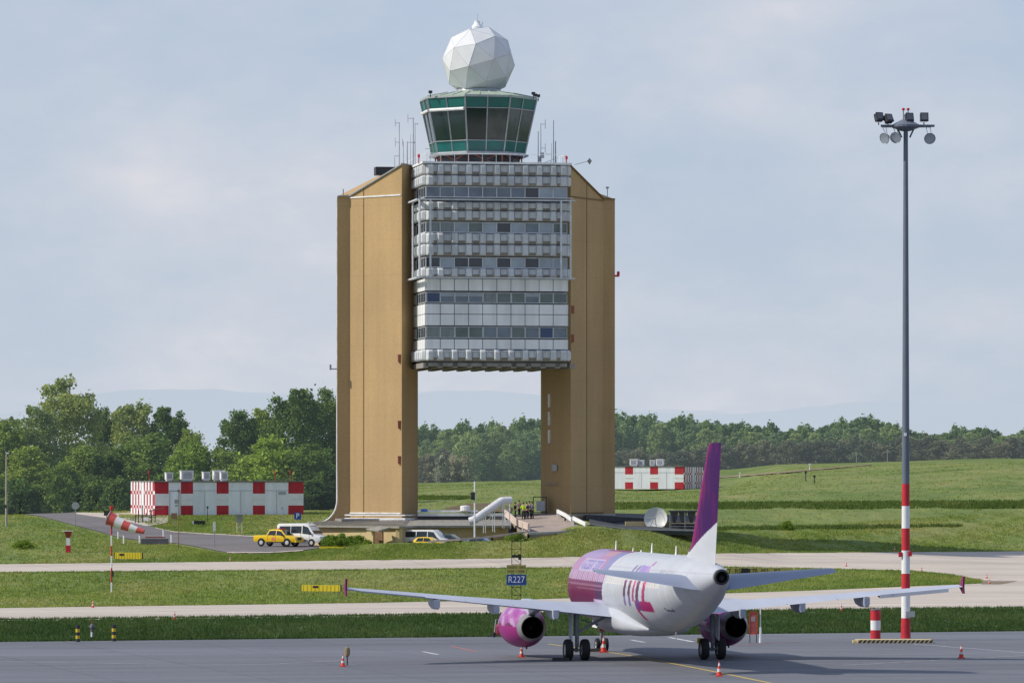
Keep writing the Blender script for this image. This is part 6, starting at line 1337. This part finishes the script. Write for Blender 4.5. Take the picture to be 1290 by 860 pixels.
vehicle('car', q, R(-20), 'dark greenish car behind the low guardrail right of the yellow car', 'car', car_secs, pm('car_dark_green', (.05, .075, .065), .3, coat=.5), (-1.2, 1.25), .3, [(-1.5, -.55, .1, .9, .25, 0), (-.48, .7, .1, .9, 0, .5)], 1.68, carL)
q = gpd(609, 488); q.z -= .75
vehicle('car', q, R(-20), 'blue car of which only the roof shows below the white chute', 'car', car_secs, pm('car_blue', (.03, .10, .28), .3, coat=.5), (-1.2, 1.25), .3, [(-1.5, -.55, .1, .9, .25, 0), (-.48, .7, .1, .9, 0, .5)], 1.68, carL)
for px in (414, 434): 
    b = gpd(px, 497-px*.02); tag(MB().box((0, 0, .1), (2.0, .25, .25)).build('yellow_kerb_block', M_yel, loc=b), {414: 'left yellow kerb block at the parking edge right of the minibus', 434: 'right yellow kerb block at the parking edge before the hedge'}[px], 'kerb block', 'yellow kerb blocks')
# ================================================================== PEOPLE
M_skin = pm('skin', (.45, .27, .19), .6, .06); M_hair = pm('hair_dark', (.03, .022, .016), .7)
def skin_mesh(name, pts, edges, radii, mat, root=0, sub=1):
    me = bpy.data.meshes.new(name); me.from_pydata([Vector(p) for p in pts], edges, []); o = bpy.data.objects.new(name, me); COL.objects.link(o)
    m = o.modifiers.new('skin', 'SKIN'); 
    for i, r_ in enumerate(radii):
        d = me.skin_vertices[0].data[i]; d.radius = (r_, r_) if not isinstance(r_, tuple) else r_; d.use_root = (i == root)
    m.use_smooth_shade = True; s = o.modifiers.new('sub', 'SUBSURF'); s.levels = sub; s.render_levels = sub
    bpy.context.view_layer.update(); m2 = bpy.data.meshes.new_from_object(o.evaluated_get(bpy.context.evaluated_depsgraph_get())); bpy.data.objects.remove(o); m2.materials.clear(); m2.materials.append(mat); 
    for p in m2.polygons: p.material_index = 0; p.use_smooth = True
    return m2
def person(loc, rz, lb, top, trousers, scale=1.0, arms=(0, 0), stride=.1, hat=None, vest=None):
    t = empty('person', loc, rz, lb, 'person', 'people gathered on the ramp landing'); t.scale = (scale,)*3
    al, ar = arms   # elbow bend: 0 hanging, 1 raised to the chest, 2 folded
    def arm(sg, b):
        sh = Vector((sg*.19, 0, 1.42)); el = sh+Vector((sg*.07, .02+.05*b, -.29)); 
        wr = el+(Vector((sg*.01, -.06, -.26)) if b == 0 else Vector((-sg*.12*b, -.20, .06+.08*(b == 1))))
        return sh, el, wr
    P_ = [(0, 0, .95), (0, 0, 1.15), (0, .01, 1.38), (0, 0, 1.50), (0, -.02, 1.60), (0, -.02, 1.70)]; E_ = [(0, 1), (1, 2), (2, 3), (3, 4), (4, 5)]; Rr = [(.14, .11), (.125, .095), (.15, .10), .052, .085, .075]
    for sg, b in ((-1, al), (1, ar)):
        sh, el, wr = arm(sg, b); i = len(P_); hand = wr+(wr-el).normalized()*.08
        P_ += [sh, el, wr, hand]; E_ += [(2, i), (i, i+1), (i+1, i+2), (i+2, i+3)]; Rr += [.06, .042, .03, .034]
        d = (wr-el).normalized(); sd_ = d.cross(Vector((0, 1, 0))).normalized()
        for f in range(4):
            j = len(P_); P_ += [hand+sd_*(.026-.017*f)+d*(.085-.008*abs(f-1.3))]; E_ += [(i+3, j)]; Rr += [.009]
        j = len(P_); P_ += [hand+sd_*.055+d*.02]; E_ += [(i+3, j)]; Rr += [.010]
    for sg in (-1, 1):
        i = len(P_); st = stride*sg; P_ += [(sg*.09, 0, .86), (sg*.10, -.02+st*.4, .48), (sg*.105, st, .09), (sg*.12, st-.16, .04)]; E_ += [(0, i), (i, i+1), (i+1, i+2), (i+2, i+3)]; Rr += [.092, .064, .045, .036]
    body = put('body', skin_mesh('body', P_, E_, Rr, M_skin), t)
    Pj = [P_[0], P_[1], P_[2], (0, 0, 1.47)]; Ej = [(0, 1), (1, 2), (2, 3)]; Rj = [(.165, .135), (.15, .12), (.175, .125), .075]
    for sg, b in ((-1, al), (1, ar)):
        sh, el, wr = arm(sg, b); i = len(Pj); Pj += [sh, el, el.lerp(wr, .85)]; Ej += [(2, i), (i, i+1), (i+1, i+2)]; Rj += [.078, .058, .046]
    put('jacket', skin_mesh('jacket', Pj, Ej, Rj, top), t)
    Pt = [(0, 0, .98)]; Et = []; Rt = [(.15, .125)]
    for sg in (-1, 1):
        st = stride*sg; i = len(Pt); Pt += [(sg*.09, 0, .84), (sg*.10, -.02+st*.4, .48), (sg*.105, st, .10)]; Et += [(0, i), (i, i+1), (i+1, i+2)]; Rt += [.108, .08, .066]
    put('trousers', skin_mesh('trousers', Pt, Et, Rt, trousers), t)
    for sg in (-1, 1): st = stride*sg; MB().loft([[(sg*.115+a*.05, st+y_, z_) for a, z_ in ((-1, 0), (1, 0), (.9, h), (-.9, h))] for y_, h in ((.07, .10), (0, .12), (-.1, .08), (-.2, .05))]).build('shoe', M_trim, t, True)
    MB().lathe([(.001, .125), (.06, .11), (.098, .05), (.10, 0), (.09, -.04)], n=16).build('hair' if not hat else 'cap', hat or M_hair, t, True, loc=(0, .0, 1.695))
    fm = MB(); fm.box((0, -.108, 1.655), (.025, .03, .045)); fm.build('nose', M_skin, t)
    for sg in (-1, 1): MB().lathe([(.001, -.012), (.012, 0), (.001, .012)], (sg*.032, -.098, 1.68), n=8).build('eye', M_trim, t); MB().lathe([(.001, -.03), (.014, 0), (.001, .03)], (sg*.09, -.015, 1.66), n=8).build('ear', M_skin, t)
    MB().box((0, -.1, 1.612), (.045, .012, .01)).build('mouth', pm('lips', (.32, .13, .11), .6), t)
    return t
J = {n: pm('cloth_'+n, c, .85, .1, 4) for n, c in {'black': (.012, .013, .015), 'hivis': (.50, .72, .02), 'navy': (.02, .03, .06), 'grey': (.10, .11, .14), 'pale': (.32, .26, .22), 'blue': (.05, .08, .14), 'trouser': (.015, .018, .022)}.items()}
def landing(px, D, py): return at(px, py, D)
def zland(px, D):   # height of the ramp landing
    return at(px, float(np.interp(D, [494.8, 501, 510], [660.5, 653.3, 646.4])), D).z
for px, D, rz, lb, tp, a, hv in ((649, 501, 1.2, 'person in black standing apart at the left of the group on the ramp', 'black', (0, 1), None), (654, 505, .5, 'person in a pale top at the back left of the group', 'pale', (1, 0), None), (659.4, 500.5, 3.0, 'person in a bright yellow high-visibility jacket seen from behind', 'hivis', (1, 1), None), (663.5, 501.5, 2.5, 'person in dark clothes right beside the yellow jacket', 'navy', (0, 0), None), (667, 502.5, -.6, 'person in a grey jacket second from the right of the group', 'grey', (1, 0), None), (670.8, 501.5, -1.2, 'person in a dark blue top at the right end of the group', 'blue', (0, 1), None)):
    person(((px-CX)*D/FPX, D, zland(px, D)+.01), rz, lb, J[tp], J['trouser'], random.uniform(.98, 1.04), a, random.uniform(.05, .14))
